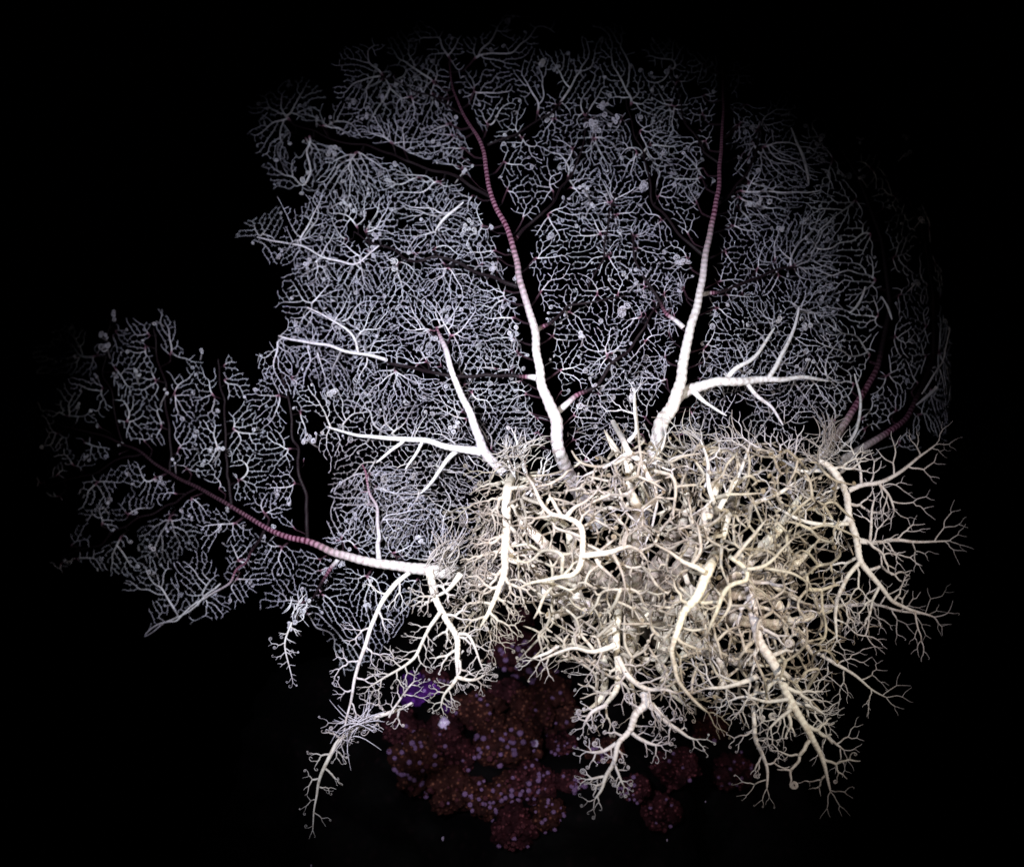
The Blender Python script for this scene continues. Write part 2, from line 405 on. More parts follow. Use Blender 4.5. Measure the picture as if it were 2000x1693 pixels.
# ------------------------------------------------------------------ free growing, forking branches in 3-D (the tangle)
def grow(p, d, w, L, level, rd, nrm=None, spread=44, curl=0.3, warm=0.5, flat=0.45, shrink=0.86, wsh=0.77, bend=0.12, dark=0.0):
    """p: world point, d: direction, w/L: width and length in photo px"""
    st = [(np.array(p, float), np.array(d, float), w, L, level, nrm if nrm is not None else np.array([0, -1.0, 0]), 0.0)]
    while st:
        p, d, w, L, lv, nm, b0 = st.pop()
        d = d / np.linalg.norm(d); nm = nm - d * nm.dot(d)
        if np.linalg.norm(nm) < 1e-3: nm = np.array([0, -1.0, 0.1])
        nm = nm / np.linalg.norm(nm); sd = np.cross(nm, d)
        sc = pscale(p[1]); l = L * sc * rd.uniform(0.7, 1.3); bn = b0 * rd.uniform(0.5, 1.3) + rd.gauss(0, bend)
        r0 = w / 2 * sc; r1 = r0 * 0.86
        ts = np.array([0, 0.33, 0.66, 1.0])
        pts = p + d * (l * ts)[:, None] + sd * (l * bn * ts * ts)[:, None] + nm * (l * rd.gauss(0, 0.12) * ts * ts)[:, None]
        pts[1:3] += np.array([rd.gauss(0, 0.04) * l for _ in range(6)]).reshape(2, 3)
        last = lv <= 0 or w < 1.9
        sides = 8 if w > 8 else (6 if w > 3.4 else 5)
        e = pts[-1]; ed = d + sd * 2 * bn * 0.8; ed /= np.linalg.norm(ed)
        if last:
            rr = np.linspace(r0, r0 * 0.5, 4)
            add_chain(pts, rr, dark, None, warm, passes=1, sides=sides)
            if rd.random() < curl:
                nn = nm * (1 if rd.random() < 0.5 else -1)
                coil(e, ed, nn + np.array([rd.gauss(0, 0.3), rd.gauss(0, .3), rd.gauss(0, 0.3)]), min(8.0, max(2.6, w * 1.5) * rd.uniform(0.6, 1.6)) * sc, r0 * rd.uniform(0.5, 0.85), rd.choice((0.4, 0.6, 0.9, 1.3, 1.8, 2.3)), dark, warm, 0.3)
            continue
        add_chain(pts, np.linspace(r0, r1, 4), dark, np.array([0, .33, .66, 1.]) * l / (9 * sc) * 6.28 if w > 7 else None, warm, passes=1, sides=sides)
        tw = rd.gauss(0, flat); nn = nm * math.cos(tw) + np.cross(ed, nm) * math.sin(tw)
        s2 = np.cross(nn, ed); a1 = math.radians(spread * rd.uniform(0.55, 1.25)); a2 = math.radians(spread * rd.uniform(0.75, 1.5))
        sg = 1 if rd.random() < 0.5 else -1
        st.append((e - d * r1 * 0.3, ed * math.cos(a1) + s2 * sg * math.sin(a1), w * wsh * rd.uniform(0.97, 1.1), L * shrink, lv - 1, nn, -0.27 * sg))
        st.append((e - d * r1 * 0.3, ed * math.cos(a2) - s2 * sg * math.sin(a2), w * wsh * rd.uniform(0.72, 0.95), L * shrink * rd.uniform(0.8, 1), lv - 1, nn, 0.27 * sg))


# ================================================================== THE REEF (structure and corals)
def mesh_obj(name, bm, mat, parent=None, smooth=True):
    me = bpy.data.meshes.new(name); bm.to_mesh(me); bm.free()
    if smooth: me.polygons.foreach_set('use_smooth', [True] * len(me.polygons))
    me.materials.append(mat); o = bpy.data.objects.new(name, me); COL.objects.link(o); o.parent = parent; return o
def tag(o, label=None, cat=None, group=None, kind=None):
    for k, v in (('label', label), ('category', cat), ('group', group), ('kind', kind)):
        if v: o[k] = v

def coral_mat(name, lo, hi, scale, rough=0.8):
    m, nt, b = new_mat(name); L = nt.links.new
    tc = N(nt, 'ShaderNodeTexCoord')
    v = N(nt, 'ShaderNodeTexVoronoi'); v.inputs['Scale'].default_value = scale; L(tc.outputs['Object'], v.inputs['Vector'])
    n = N(nt, 'ShaderNodeTexNoise'); n.inputs['Scale'].default_value = scale * 0.35; n.inputs['Detail'].default_value = 6; L(tc.outputs['Object'], n.inputs['Vector'])
    r = ramp(nt, [(0.05, hi), (0.35, lo)]); L(v.outputs['Distance'], r.inputs[0])
    r2 = ramp(nt, [(0.35, (0.25, 0.25, 0.3)), (0.7, (1, 1, 1))]); L(n.outputs['Fac'], r2.inputs[0])
    L(mixc(nt, r.outputs[0], r2.outputs[0], 0.9, 'MULTIPLY'), b.inputs['Base Color'])
    b.inputs['Roughness'].default_value = rough; b.inputs['Specular IOR Level'].default_value = 0.04
    bp = N(nt, 'ShaderNodeBump'); bp.inputs['Strength'].default_value = 0.8; bp.inputs['Distance'].default_value = 0.002; bp.invert = True
    L(v.outputs['Distance'], bp.inputs['Height']); L(bp.outputs[0], b.inputs['Normal'])
    return m
M_ROCK = coral_mat("reef_rock_skin", (0.0008, 0.0004, 0.0006), (0.004, 0.0014, 0.002), 60)
M_BROWN = coral_mat("brown_coral_skin", (0.025, 0.007, 0.006), (0.20, 0.070, 0.045), 170)
M_MAROON = coral_mat("maroon_coral_skin", (0.022, 0.005, 0.007), (0.17, 0.045, 0.055), 170)
M_VIOLET = coral_mat("violet_sponge_skin", (0.05, 0.008, 0.10), (0.30, 0.06, 0.55), 120)
M_POLYP = coral_mat("polyp_skin", (0.34, 0.18, 0.38), (0.62, 0.42, 0.70), 300)
M_POLYP2 = coral_mat("red_polyp_skin", (0.13, 0.035, 0.045), (0.26, 0.09, 0.10), 300)
M_PALE = coral_mat("pale_sponge_skin", (0.55, 0.42, 0.62), (0.80, 0.76, 0.82), 200)
M_SAND = coral_mat("seabed_sand", (0.004, 0.003, 0.003), (0.012, 0.010, 0.010), 25)

def reef_depth(px, py):
    """front face of the reef head as seen along the view: bulges toward the diver, slopes down"""
    x = (px - 1080) / 560; y = (py - 1230) / 500
    return 0.30 + 0.20 * x * x - 0.13 * y + 0.02 * noise.noise((px / 90, py / 90, 3)) * 2
def reef_point(px, py):
    return Vector(P(float(px), float(py), float(reef_depth(px, py))).tolist())
# reef head: a rounded crag standing on the seabed, real closed volume
bm = bmesh.new()
nu, nv = 150, 110
top = reef_point(1100, 1210)
cxw, cyw = 0.06, 0.72
grid = []
ZT, ZB = -0.235, -1.30
for j in range(nv + 1):
    v = j / nv; z = ZT + (ZB - ZT) * v
    row = []
    for i in range(nu):
        a = 2 * math.pi * i / nu
        prof = min(1.0, (v / 0.16)) ** 0.45
        rx = (0.36 + 0.34 * v) * prof; ry = (0.40 + 0.30 * v) * prof
        x = cxw + rx * math.cos(a); y = cyw + ry * math.sin(a)
        n1 = noise.fractal(Vector((x * 6, y * 6, z * 6)), 1.0, 2.0, 4)
        n2 = noise.noise(Vector((x * 22, y * 22, z * 22)))
        k = 1 + 0.16 * n1 + 0.04 * n2
        row.append(bm.verts.new((cxw + (x - cxw) * k, cyw + (y - cyw) * k, z + 0.03 * n1 * prof)))
    grid.append(row)
for j in range(nv):
    for i in range(nu):
        bm.faces.new((grid[j][i], grid[j + 1][i], grid[j + 1][(i + 1) % nu], grid[j][(i + 1) % nu]))
bmesh.ops.remove_doubles(bm, verts=grid[0], dist=0.002)
bmesh.ops.recalc_face_normals(bm, faces=bm.faces)
reef = mesh_obj("reef_rock", bm, M_ROCK); tag(reef, kind='structure')
from mathutils.bvhtree import BVHTree
bt = BVHTree.FromPolygons([v.co for v in reef.data.vertices], [tuple(p.vertices) for p in reef.data.polygons])
CAMP = Vector((0, -D0, 0))
def on_reef(px, py):
    d = (Vector(P(float(px), float(py), 0.0).tolist()) - CAMP).normalized()
    h = bt.ray_cast(CAMP, d)
    return (h[0], h[1]) if h[0] is not None else (None, None)
# seabed
bm = bmesh.new()
xs = [-60, -20, -8, -4] + list(np.linspace(-3, 3, 40)) + [4, 8, 20, 60]; ys = [-30, -10, -4] + list(np.linspace(-2.5, 3.5, 40)) + [5, 9, 20, 60]
g = [[bm.verts.new((x, y, -1.22 + 0.05 * noise.noise(Vector((x * 1.5, y * 1.5, 0))))) for x in xs] for y in ys]
for a in range(len(ys) - 1):
    for b_ in range(len(xs) - 1): bm.faces.new((g[a][b_], g[a][b_ + 1], g[a + 1][b_ + 1], g[a + 1][b_]))
tag(mesh_obj("seabed", bm, M_SAND), kind='structure')

def polyp_mesh(name, mat, r=1.0):
    """a closed bud: short stalk, swollen head, ring of eight stubby tentacle lobes"""
    bm = bmesh.new(); rings = []
    prof = [(0.45, -0.5), (0.5, 0.0), (0.85, 0.45), (1.0, 0.85), (0.9, 1.2), (0.55, 1.38), (0.18, 1.3), (0.0, 1.2)]
    for rr, z in prof:
        ring = []
        for k in range(16):
            a = k * math.pi / 8; q = rr * (1 + (0.13 * math.cos(8 * a) if z > 0.4 else 0))
            ring.append(bm.verts.new((q * math.cos(a), q * math.sin(a), z)))
        rings.append(ring)
    for a, b_ in zip(rings, rings[1:]):
        for k in range(16): bm.faces.new((a[k], a[(k + 1) % 16], b_[(k + 1) % 16], b_[k]))
    bmesh.ops.remove_doubles(bm, verts=bm.verts, dist=1e-4)
    me = bpy.data.meshes.new(name); bm.to_mesh(me); bm.free(); me.materials.append(mat)
    me.polygons.foreach_set('use_smooth', [True] * len(me.polygons)); return me
PM = {'lilac': polyp_mesh("polyp", M_POLYP), 'red': polyp_mesh("polyp", M_POLYP2)}

def lump(bm, c, R, seed, sq=(1, 1, 1), amp=0.28, knob=0.09, sub=4):
    ret = bmesh.ops.create_icosphere(bm, subdivisions=sub, radius=1)
    for v in ret['verts']:
        n = v.co.normalized()
        a = noise.fractal(n * 1.6 + Vector((seed, 0, 0)), 1, 2, 3) * amp
        k = noise.cell(n * 7 + Vector((0, seed, 0)))
        b_ = noise.voronoi(n * 5 + Vector((0, seed, 0)))[0][0]
        q = R * (1 + a + knob * (0.9 - 2.2 * b_) + 0.015 * k)
        v.co = Vector((n.x * sq[0], n.y * sq[1], n.z * sq[2])) * q + Vector(c)
BODIES = []
def coral(name, cat, px, py, rpx, mat, label, npol, pol='lilac', seed=0, prad=4.0, sink=0.35, sub=5, lobes=5, group="corals on the reef head", ring=1.15, amp=0.42):
    hit, nr = on_reef(px, py)
    if hit is None: hit = reef_point(px, py); nr = Vector((0, -1, 0.2))
    if name == "tube_sponge":     # grows on whichever coral lump is in front there
        dv = (Vector(P(float(px), float(py), 0.0).tolist()) - CAMP).normalized(); best = (hit - CAMP).length
        for o_, t_ in BODIES:
            h = t_.ray_cast(CAMP - o_, dv)
            if h[0] is not None and h[3] < best: best = h[3]; hit = h[0] + o_; nr = h[1]
    rd = random.Random(seed); sc = pscale(hit.y); R = rpx * sc * 1.12; npol = int(npol * 1.7); prad *= 0.72
    root = bpy.data.objects.new(name, None); COL.objects.link(root); root.location = hit
    tag(root, label, cat, group); root.empty_display_size = 0.02
    bm = bmesh.new(); off = -nr * R * sink
    lump(bm, (-nr * R * sink)[:], R, seed, (1, 0.85, 0.9), sub=sub, amp=amp)
    for k in range(lobes):
        a = rd.uniform(0, 6.28); q = R * rd.uniform(0.35, 0.55)
        c = -nr * R * sink * 1.3 + Vector((math.cos(a), -0.2, math.sin(a))) * R * 0.72
        lump(bm, c[:], q, seed + k + 5, sub=max(3, sub - 1), amp=amp)
    body = mesh_obj("colony", bm, mat, root)
    BODIES.append((hit.copy(), BVHTree.FromPolygons([v.co for v in body.data.vertices], [tuple(p.vertices) for p in body.data.polygons])))
    if npol:
        tree = BVHTree.FromPolygons([v.co for v in body.data.vertices], [tuple(p.vertices) for p in body.data.polygons])
        for k in range(npol):
            a = rd.uniform(0, 6.28); q = R * ring * math.sqrt(rd.random())
            o = Vector((math.cos(a) * q, -1, math.sin(a) * q)); h = tree.ray_cast(o, Vector((0, 1, 0)), 1.0 + R * 1.2)
            if h[0] is None: continue
            po = bpy.data.objects.new("polyp", PM[pol if rd.random() < 0.75 else ('red' if pol == 'lilac' else 'lilac')]); COL.objects.link(po); po.parent = root
            nn = (h[1] + Vector((rd.gauss(0, .25), -0.5 + rd.gauss(0, .2), rd.gauss(0, .25)))).normalized()
            s = prad * sc * rd.uniform(0.6, 1.25)
            po.matrix_local = Matrix.Translation(h[0]) @ nn.to_track_quat('Z', 'Y').to_matrix().to_4x4() @ Matrix.Diagonal((s, s, s * rd.uniform(0.8, 1.4), 1))
    return root

CORALS = [
 # name, category, px, py, r, mat, label, polyps, kind, prad
 ("soft_coral", "coral", 1066, 1405, 54, M_BROWN, "biggest round brown coral lump, just left of the lowest hanging arm", 34, 'red', 4.5),
 ("soft_coral", "coral", 1040, 1535, 38, M_MAROON, "round maroon coral lump with lilac buds, below the biggest brown lump", 26, 'lilac', 6),
 ("soft_coral", "coral", 985, 1470, 50, M_BROWN, "dark coral lump crowded with pale lilac buds in the middle of the reef", 34, 'lilac', 7),
 ("soft_coral", "coral", 930, 1405, 42, M_BROWN, "dim brown coral lump right of the white glinting sponge", 18, 'red', 5),
 ("soft_coral", "coral", 815, 1490, 46, M_BROWN, "brown coral lump at the left edge of the reef, lilac buds on its right side", 24, 'lilac', 6.5),
 ("soft_coral", "coral", 790, 1440, 34, M_MAROON, "small dark red coral lump at the far left of the reef", 14, 'red', 5),
 ("soft_coral", "coral", 838, 1515, 26, M_MAROON, "small bud covered lump hanging under the left brown coral", 14, 'lilac', 8),
 ("soft_coral", "coral", 890, 1540, 40, M_BROWN, "reddish brown coral lump low on the reef, left of the middle", 10, 'red', 6),
 ("soft_coral", "coral", 950, 1560, 34, M_BROWN, "low brown coral lump with a row of pale buds on top", 18, 'lilac', 6.5),
 ("soft_coral", "coral", 1005, 1290, 38, M_MAROON, "maroon coral lump with pink buds, highest in the dark gap between the arms", 26, 'lilac', 6.5),
 ("soft_coral", "coral", 1015, 1230, 24, M_MAROON, "small dull red coral lump at the very top of the gap", 10, 'red', 5),
 ("soft_coral", "coral", 1060, 1320, 26, M_BROWN, "small coral lump with scattered lilac buds above the biggest brown lump", 10, 'lilac', 8),
 ("soft_coral", "coral", 1010, 1610, 36, M_MAROON, "faint dark red coral lump lowest on the reef", 16, 'red', 6),
 ("soft_coral", "coral", 1120, 1525, 24, M_MAROON, "little clump of lilac buds left of the lowest hanging arm tip", 16, 'lilac', 6.5),
 ("soft_coral", "coral", 1180, 1480, 28, M_BROWN, "brown coral lump behind the forked lowest arm", 10, 'lilac', 6),
 ("soft_coral", "coral", 1385, 1430, 27, M_BROWN, "single dull brown coral lump at the right, under the arm tips", 8, 'red', 5),
 ("soft_coral", "coral", 1305, 1505, 36, M_MAROON, "faint dark coral lump on the right of the reef, beside the hanging arm", 16, 'red', 5),
 ("soft_coral", "coral", 1275, 1580, 34, M_MAROON, "barely lit coral lump low on the right of the reef", 12, 'red', 5),
 ("soft_coral", "coral", 870, 1450, 34, M_MAROON, "dark red coral lump below the white glinting sponge", 18, 'lilac', 5),
 ("soft_coral", "coral", 1430, 1500, 30, M_MAROON, "dark purple coral lump behind the curled tips at lower right", 12, 'lilac', 4),
]
for k, (nm, ct, px, py, r_, mt, lb, npl, pk, pr) in enumerate(CORALS):
    coral(nm, ct, px, py, r_, mt, lb, npl, pk, seed=k * 3 + 1, prad=pr)
for k, (px, py, r_, mt, lb) in enumerate([(900, 1475, 30, M_MAROON, "small dark red lump wedged between the left brown coral and the reddish low one"), (1100, 1465, 24, M_MAROON, "small dim lump under the right side of the biggest brown lump"), (990, 1370, 30, M_MAROON, "dim maroon lump left above the biggest brown lump"), (1070, 1590, 26, M_BROWN, "faint lump below the round maroon coral"), (850, 1340, 26, M_MAROON, "dim red lump just above right of the violet sponge"), (1230, 1540, 24, M_MAROON, "faint lump right of the lowest curled arm tips"), (1000, 1530, 26, M_BROWN, "small brown lump touching the left side of the round maroon coral")]):
    coral("soft_coral", "coral", px, py, r_, mt, lb, 12, 'lilac' if k % 2 else 'red', seed=200 + k, prad=5)
coral("encrusting_sponge", "sponge", 822, 1362, 30, M_VIOLET, "vivid violet sponge patch left of the small curled arm tips", 0, seed=71, group="sponges on the reef head")
coral("encrusting_sponge", "sponge", 888, 1392, 20, M_VIOLET, "small violet sponge patch touching the bright white sponge", 0, seed=75, group="sponges on the reef head")
coral("tube_sponge", "sponge", 867, 1412, 10, M_PALE, "tiny bright white sponge glinting below a curled arm tip", 0, sink=0.0, seed=77, lobes=2, sub=3, group="sponges on the reef head")
coral("tube_sponge", "sponge", 1044, 1452, 7, M_PALE, "tiny pale lilac sponge on the lower edge of the biggest brown lump", 0, sink=0.0, seed=79, lobes=2, sub=3, group="sponges on the reef head")

# ================================================================== THE BASKET STAR
rd = random.Random(11)
bw = lambda off: (lambda x, y: bowl(x, y) + off)
# ---- central disc, seated on the reef, hidden deep in the tangle
bmc = P(1240, 1180, 0.12)
# ---- stout arms of the upper fan (px, py, width)
ARM_A = [(1170, 1030, 44), (1140, 975, 40), (1115, 935, 36), (1090, 880, 32), (1085, 815, 31), (1062, 765, 25), (1048, 705, 21), (1046, 645, 20), (1026, 590, 17), (1013, 540, 16), (1005, 480, 14), (985, 440, 13), (960, 390, 12), (948, 330, 11), (945, 285, 10), (925, 255, 8), (900, 222, 7), (884, 180, 5.5), (875, 120, 4)]
ARM_B = [(1240, 1080, 46), (1262, 980, 44), (1275, 900, 42), (1290, 830, 38), (1315, 790, 33), (1330, 740, 27), (1336, 690, 25), (1356, 620, 21), (1370, 560, 18), (1376, 500, 16), (1390, 440, 14), (1402, 380, 12), (1405, 320, 10), (1410, 270, 8), (1413, 200, 6), (1410, 130, 4)]
def darkramp(y0, y1): return lambda y: np.clip((y0 - y) / (y0 - y1), 0, 1)
def arm_dark(pl, depth, fn, warm=0.3, **kw):
    """like arm() but its purple back colour sets in along fn(px, py)"""
    q, d, dk = arm(pl, depth, 0, 0, warm, **kw)
    key = (0 if kw.get('bands', True) else 1, kw.get('sides', 10)); pts, att, ref = CH[key][-1]
    v = np.clip(fn(q[:, 0], q[:, 1]), 0, 1); att[:, 1] = v
    return q, d, v
def S4(q, d, dk, hw): return (np.column_stack([q[:, 0], q[:, 1], q[:, 2], dk])[::4], d[::4], hw)
up = []      # seeds for the front net
def add_up(pl, off, fn, hw, warm=0.15, lst=up, sides=9, **kw):
    q, d, dk = arm_dark(pl, off if callable(off) else bw(off), fn, warm, sides=sides, **kw); lst.append(S4(q, d, dk, hw)); return q, d, dk
one = lambda x, y: np.ones(len(x)); zero = lambda x, y: np.zeros(len(x))
fa = lambda x, y: np.interp(y, [120, 300, 480, 600, 720], [0.95, 0.62, 0.48, 0.2, 0.0])
fb = lambda x, y: np.interp(y, [120, 260, 430, 540, 640], [0.97, 0.75, 0.48, 0.15, 0.0])
base_in = lambda x, y: bowl(x, y) - 0.055 + 0.13 * np.clip((y - 880) / 120, 0, 1)
qa = add_up([(x, y, w * 0.77) for x, y, w in ARM_A], base_in, fa, 26, 0.25, sides=14); qb = add_up([(x, y, w * 0.77) for x, y, w in ARM_B], base_in, fb, 26, 0.25, sides=14)
LAT = [
 ([(1085, 805, 20), (1110, 790, 15), (1140, 768, 10), (1170, 740, 9), (1200, 705, 8), (1232, 675, 7), (1262, 640, 6), (1290, 590, 4)], lambda x, y: (x - 1105) / 40, 11),
 ([(1048, 738, 18), (1030, 734, 10), (1000, 734, 9), (940, 733, 9), (880, 736, 9), (830, 728, 8), (790, 714, 8), (755, 703, 7)], lambda x, y: (1040 - x) / 25, 13),
 ([(1047, 645, 14), (1075, 625, 8), (1110, 603, 6), (1160, 590, 5), (1220, 575, 4)], lambda x, y: (x - 1050) / 20, 8),
 ([(1006, 468, 12), (1030, 445, 8), (1060, 420, 7), (1092, 388, 6), (1120, 335, 5), (1140, 270, 4), (1150, 210, 3)], lambda x, y: (x - 1000) / 10, 12),
 ([(1012, 560, 12), (965, 545, 8), (905, 520, 8), (850, 503, 7), (795, 510, 6), (740, 480, 5), (690, 455, 4)], one, 14),
 ([(958, 385, 10), (900, 352, 8), (850, 335, 7), (780, 312, 6), (720, 288, 5), (650, 272, 4), (570, 240, 3)], one, 17),
 ([(945, 288, 9), (968, 272, 7), (1000, 262, 6), (1050, 240, 5), (1100, 200, 4)], one, 8),
 ([(905, 225, 6), (860, 200, 5), (800, 170, 4), (740, 150, 3)], one, 9),
 ([(1370, 575, 14), (1400, 572, 9), (1450, 550, 8), (1500, 532, 7), (1560, 520, 5)], lambda x, y: (x - 1380) / 20, 9),
 ([(1376, 500, 12), (1340, 470, 8), (1300, 430, 7), (1270, 380, 6), (1262, 320, 5), (1240, 260, 4), (1220, 190, 3)], one, 10),
 ([(1400, 400, 10), (1430, 380, 7), (1460, 340, 6), (1480, 290, 5), (1490, 230, 3)], one, 11),
 ([(1405, 320, 8), (1370, 290, 6), (1340, 240, 5), (1320, 180, 4), (1310, 120, 3)], one, 9),
 ([(1150, 560, 5), (1180, 500, 5), (1190, 440, 4), (1200, 380, 4)], one, 6),
 ([(1335, 640, 14), (1300, 610, 9), (1265, 560, 8), (1240, 500, 6), (1235, 450, 4)], lambda x, y: (1320 - x) / 30, 6),
]
for pl, fn, hw in LAT: add_up([(x, y, w * 0.78) for x, y, w in pl], -0.02, fn, hw * 0.6, sides=8, bands=False, wob=9)
# white branch to the right
BR = [([(1322, 772, 30), (1345, 760, 22), (1372, 752, 20), (1410, 743, 18), (1452, 748, 17), (1500, 741, 12), (1560, 737, 8), (1618, 745, 6)], 4),
      ([(1415, 745, 12), (1440, 716, 9), (1482, 690, 7), (1512, 640, 5)], 3), ([(1500, 741, 10), (1528, 690, 8), (1552, 640, 6), (1560, 600, 4)], 3),
      ([(1460, 750, 9), (1480, 776, 8), (1505, 790, 6), (1530, 830, 4)], 3), ([(1350, 760, 14), (1380, 790, 6), (1420, 812, 5)], 3)]
for pl, hw in BR: add_up(pl, -0.035, zero, hw, 0.1, sides=9)
# left middle arm D
DL = [([(985, 925, 18), (945, 885, 20), (927, 830, 16), (912, 790, 14), (888, 745, 12), (872, 690, 11), (850, 640, 8)], lambda x, y: (700 - y) / 90 * 0.8, 8),
      ([(940, 882, 20), (910, 878, 15), (880, 875, 13), (840, 862, 11), (790, 857, 10), (740, 855, 8), (690, 850, 6), (640, 832, 4)], zero, 4),
      ([(895, 878, 11), (870, 900, 9), (850, 935, 7), (820, 965, 5)], zero, 3), ([(790, 858, 8), (760, 880, 6), (735, 905, 5)], zero, 3), ([(825, 862, 7), (812, 885, 6), (790, 915, 5)], zero, 3),
      ([(755, 703, 7), (700, 690, 6), (640, 675, 6), (590, 668, 5), (545, 655, 4)], zero, 3), ([(700, 690, 5), (690, 655, 5), (650, 625, 4), (600, 600, 3)], zero, 3),
      ([(740, 480, 3), (690, 520, 4), (640, 505, 4), (590, 480, 3.5), (540, 470, 3), (500, 465, 2)], zero, 3), ([(905, 395, 3), (880, 412, 6), (860, 430, 6), (850, 450, 5)], zero, 3)]
for pl, fn, hw in DL: add_up(pl, -0.02, fn, hw, 0.1, sides=8)

REG_UP = [(500, 215), (540, 150), (640, 100), (720, 70), (860, 50), (1000, 40), (1150, 50), (1300, 70), (1420, 130), (1520, 190), (1620, 300), (1640, 420), (1650, 560), (1660, 700), (1650, 800), (1600, 850), (1520, 850), (1460, 800), (1400, 850), (1330, 860), (1240, 850), (1150, 900), (1060, 900), (1000, 860), (975, 930), (930, 1010), (880, 1060), (780, 1080), (700, 1060), (640, 1040), (640, 960), (620, 880), (600, 800), (510, 710), (500, 660), (540, 620), (560, 590), (525, 580), (570, 540), (500, 500), (455, 465), (500, 430), (560, 400), (520, 345), (480, 300)]
REG_UP2 = [(560, 230), (700, 110), (860, 90), (930, 200), (950, 300), (960, 400), (1000, 520), (1020, 600), (1030, 700), (1050, 760), (1060, 860), (990, 900), (900, 960), (820, 900), (700, 800), (560, 740), (540, 660), (600, 600), (560, 470), (600, 380), (540, 320)]
REG_UP3 = [(1060, 300), (1150, 230), (1350, 200), (1500, 260), (1600, 350), (1640, 480), (1640, 640), (1600, 850), (1450, 880), (1300, 880), (1150, 900), (1060, 870), (1080, 740), (1150, 700), (1230, 560), (1130, 450)]
cor = [(s[0][:, :2], s[2]) for s in up[2:] if s[2] >= 6]
for s_ in up[:2]:
    a_ = s_[0]; cor += [(a_[a_[:, 1] > 300][:, :2], 25), (a_[(a_[:, 1] <= 320) & (a_[:, 1] > 190)][:, :2], 15), (a_[a_[:, 1] <= 200][:, :2], 7)]
net(up, REG_UP, 12.4, bw(0.0), rtip=0.50, pw=0.48, rcap=4.6, corridors=cor, gap=72, seed=3, coil_p=0.075, tilt=0.05, warm=lambda x, y: np.clip((y - 700) / 300, 0, 1) * 0.5)
cor2 = [(c, h * 1.15) for c, h in cor if h >= 10]
net(up, REG_UP2, 14, bw(0.055), rtip=0.52, pw=0.47, rcap=4.6, corridors=cor2, gap=85, seed=9, coil_p=0.06, tilt=0.05, warm=lambda x, y: np.clip((y - 750) / 300, 0, 1) * 0.5)
net(up, REG_UP3, 15.5, bw(0.06), rtip=0.52, pw=0.47, rcap=4.6, corridors=cor2, gap=85, seed=13, coil_p=0.06, tilt=0.05, keep_fan=0.65, warm=lambda x, y: np.clip((y - 650) / 300, 0, 1) * 0.5)

# ---- right flank, curving away: arms and net mapped onto a rounded side
def warp(x, y):
    x = np.asarray(x, float); t = np.clip((x - 1550) / 480, 0, 1.0)
    return np.where(x > 1550, 1550 + 310 * np.sin(t * math.pi / 2), x), np.asarray(y, float)
RF = [[(1600, 900, 18), (1655, 820, 14), (1720, 720, 11), (1750, 600, 9), (1730, 470, 7), (1680, 350, 5), (1610, 240, 4)],
      [(1640, 900, 16), (1790, 820, 11), (1880, 700, 8), (1880, 580, 6), (1840, 450, 4), (1770, 350, 3)]]
rf = []
for pl in RF:
    q = smooth_pl(resample(pl, 8), 3); d = bowl(q[:, 0].clip(None, 1700), q[:, 1]) + warp_depth(q[:, 0])
    wx, wy = warp(q[:, 0], q[:, 1]); t = np.linspace(0, 1, len(q)); dk = np.clip(t * 3, 0, 1)
    Lq = np.concatenate([[0], np.cumsum(np.hypot(np.diff(q[:, 0]), np.diff(q[:, 1])))])
    add_chain(P(wx, wy, d), q[:, 2] / 2 * pscale(d), dk, Lq / 8 * 6.28, 0.2, passes=1, sides=8)
    rf.append((np.column_stack([q[:, 0], q[:, 1], q[:, 2], dk])[::3], d[::3], 15))
rcor = [(s[0][:, :2], s[2]) for s in rf]
net(rf, [(1560, 210), (1650, 250), (1760, 330), (1860, 430), (1930, 560), (1990, 680), (1990, 780), (1930, 850), (1800, 880), (1700, 900), (1600, 860), (1590, 640), (1580, 400)], 15,
    lambda x, y: bowl(np.minimum(x, 1700), y), rtip=0.8, pw=0.38, rcap=4.2, corridors=rcor, gap=45, seed=21, coil_p=0.06, tilt=0.03, warp=warp, warm=0.1)
for pl in ([(1625, 890, 7), (1665, 855, 7), (1680, 810, 6), (1678, 770, 5), (1668, 730, 3)], [(1830, 755, 8), (1812, 775, 8), (1790, 790, 5)], [(1545, 250, 3), (1568, 300, 6), (1580, 360, 5)],
           [(1690, 560, 3), (1683, 590, 6), (1660, 610, 5)], [(1855, 640, 2), (1845, 700, 3), (1820, 740, 4), (1800, 770, 4)], [(1722, 580, 3), (1735, 600, 5), (1742, 625, 5)]):
    arm(pl, bw(-0.01), 0, 0, 0.1, sides=6, bands=False)

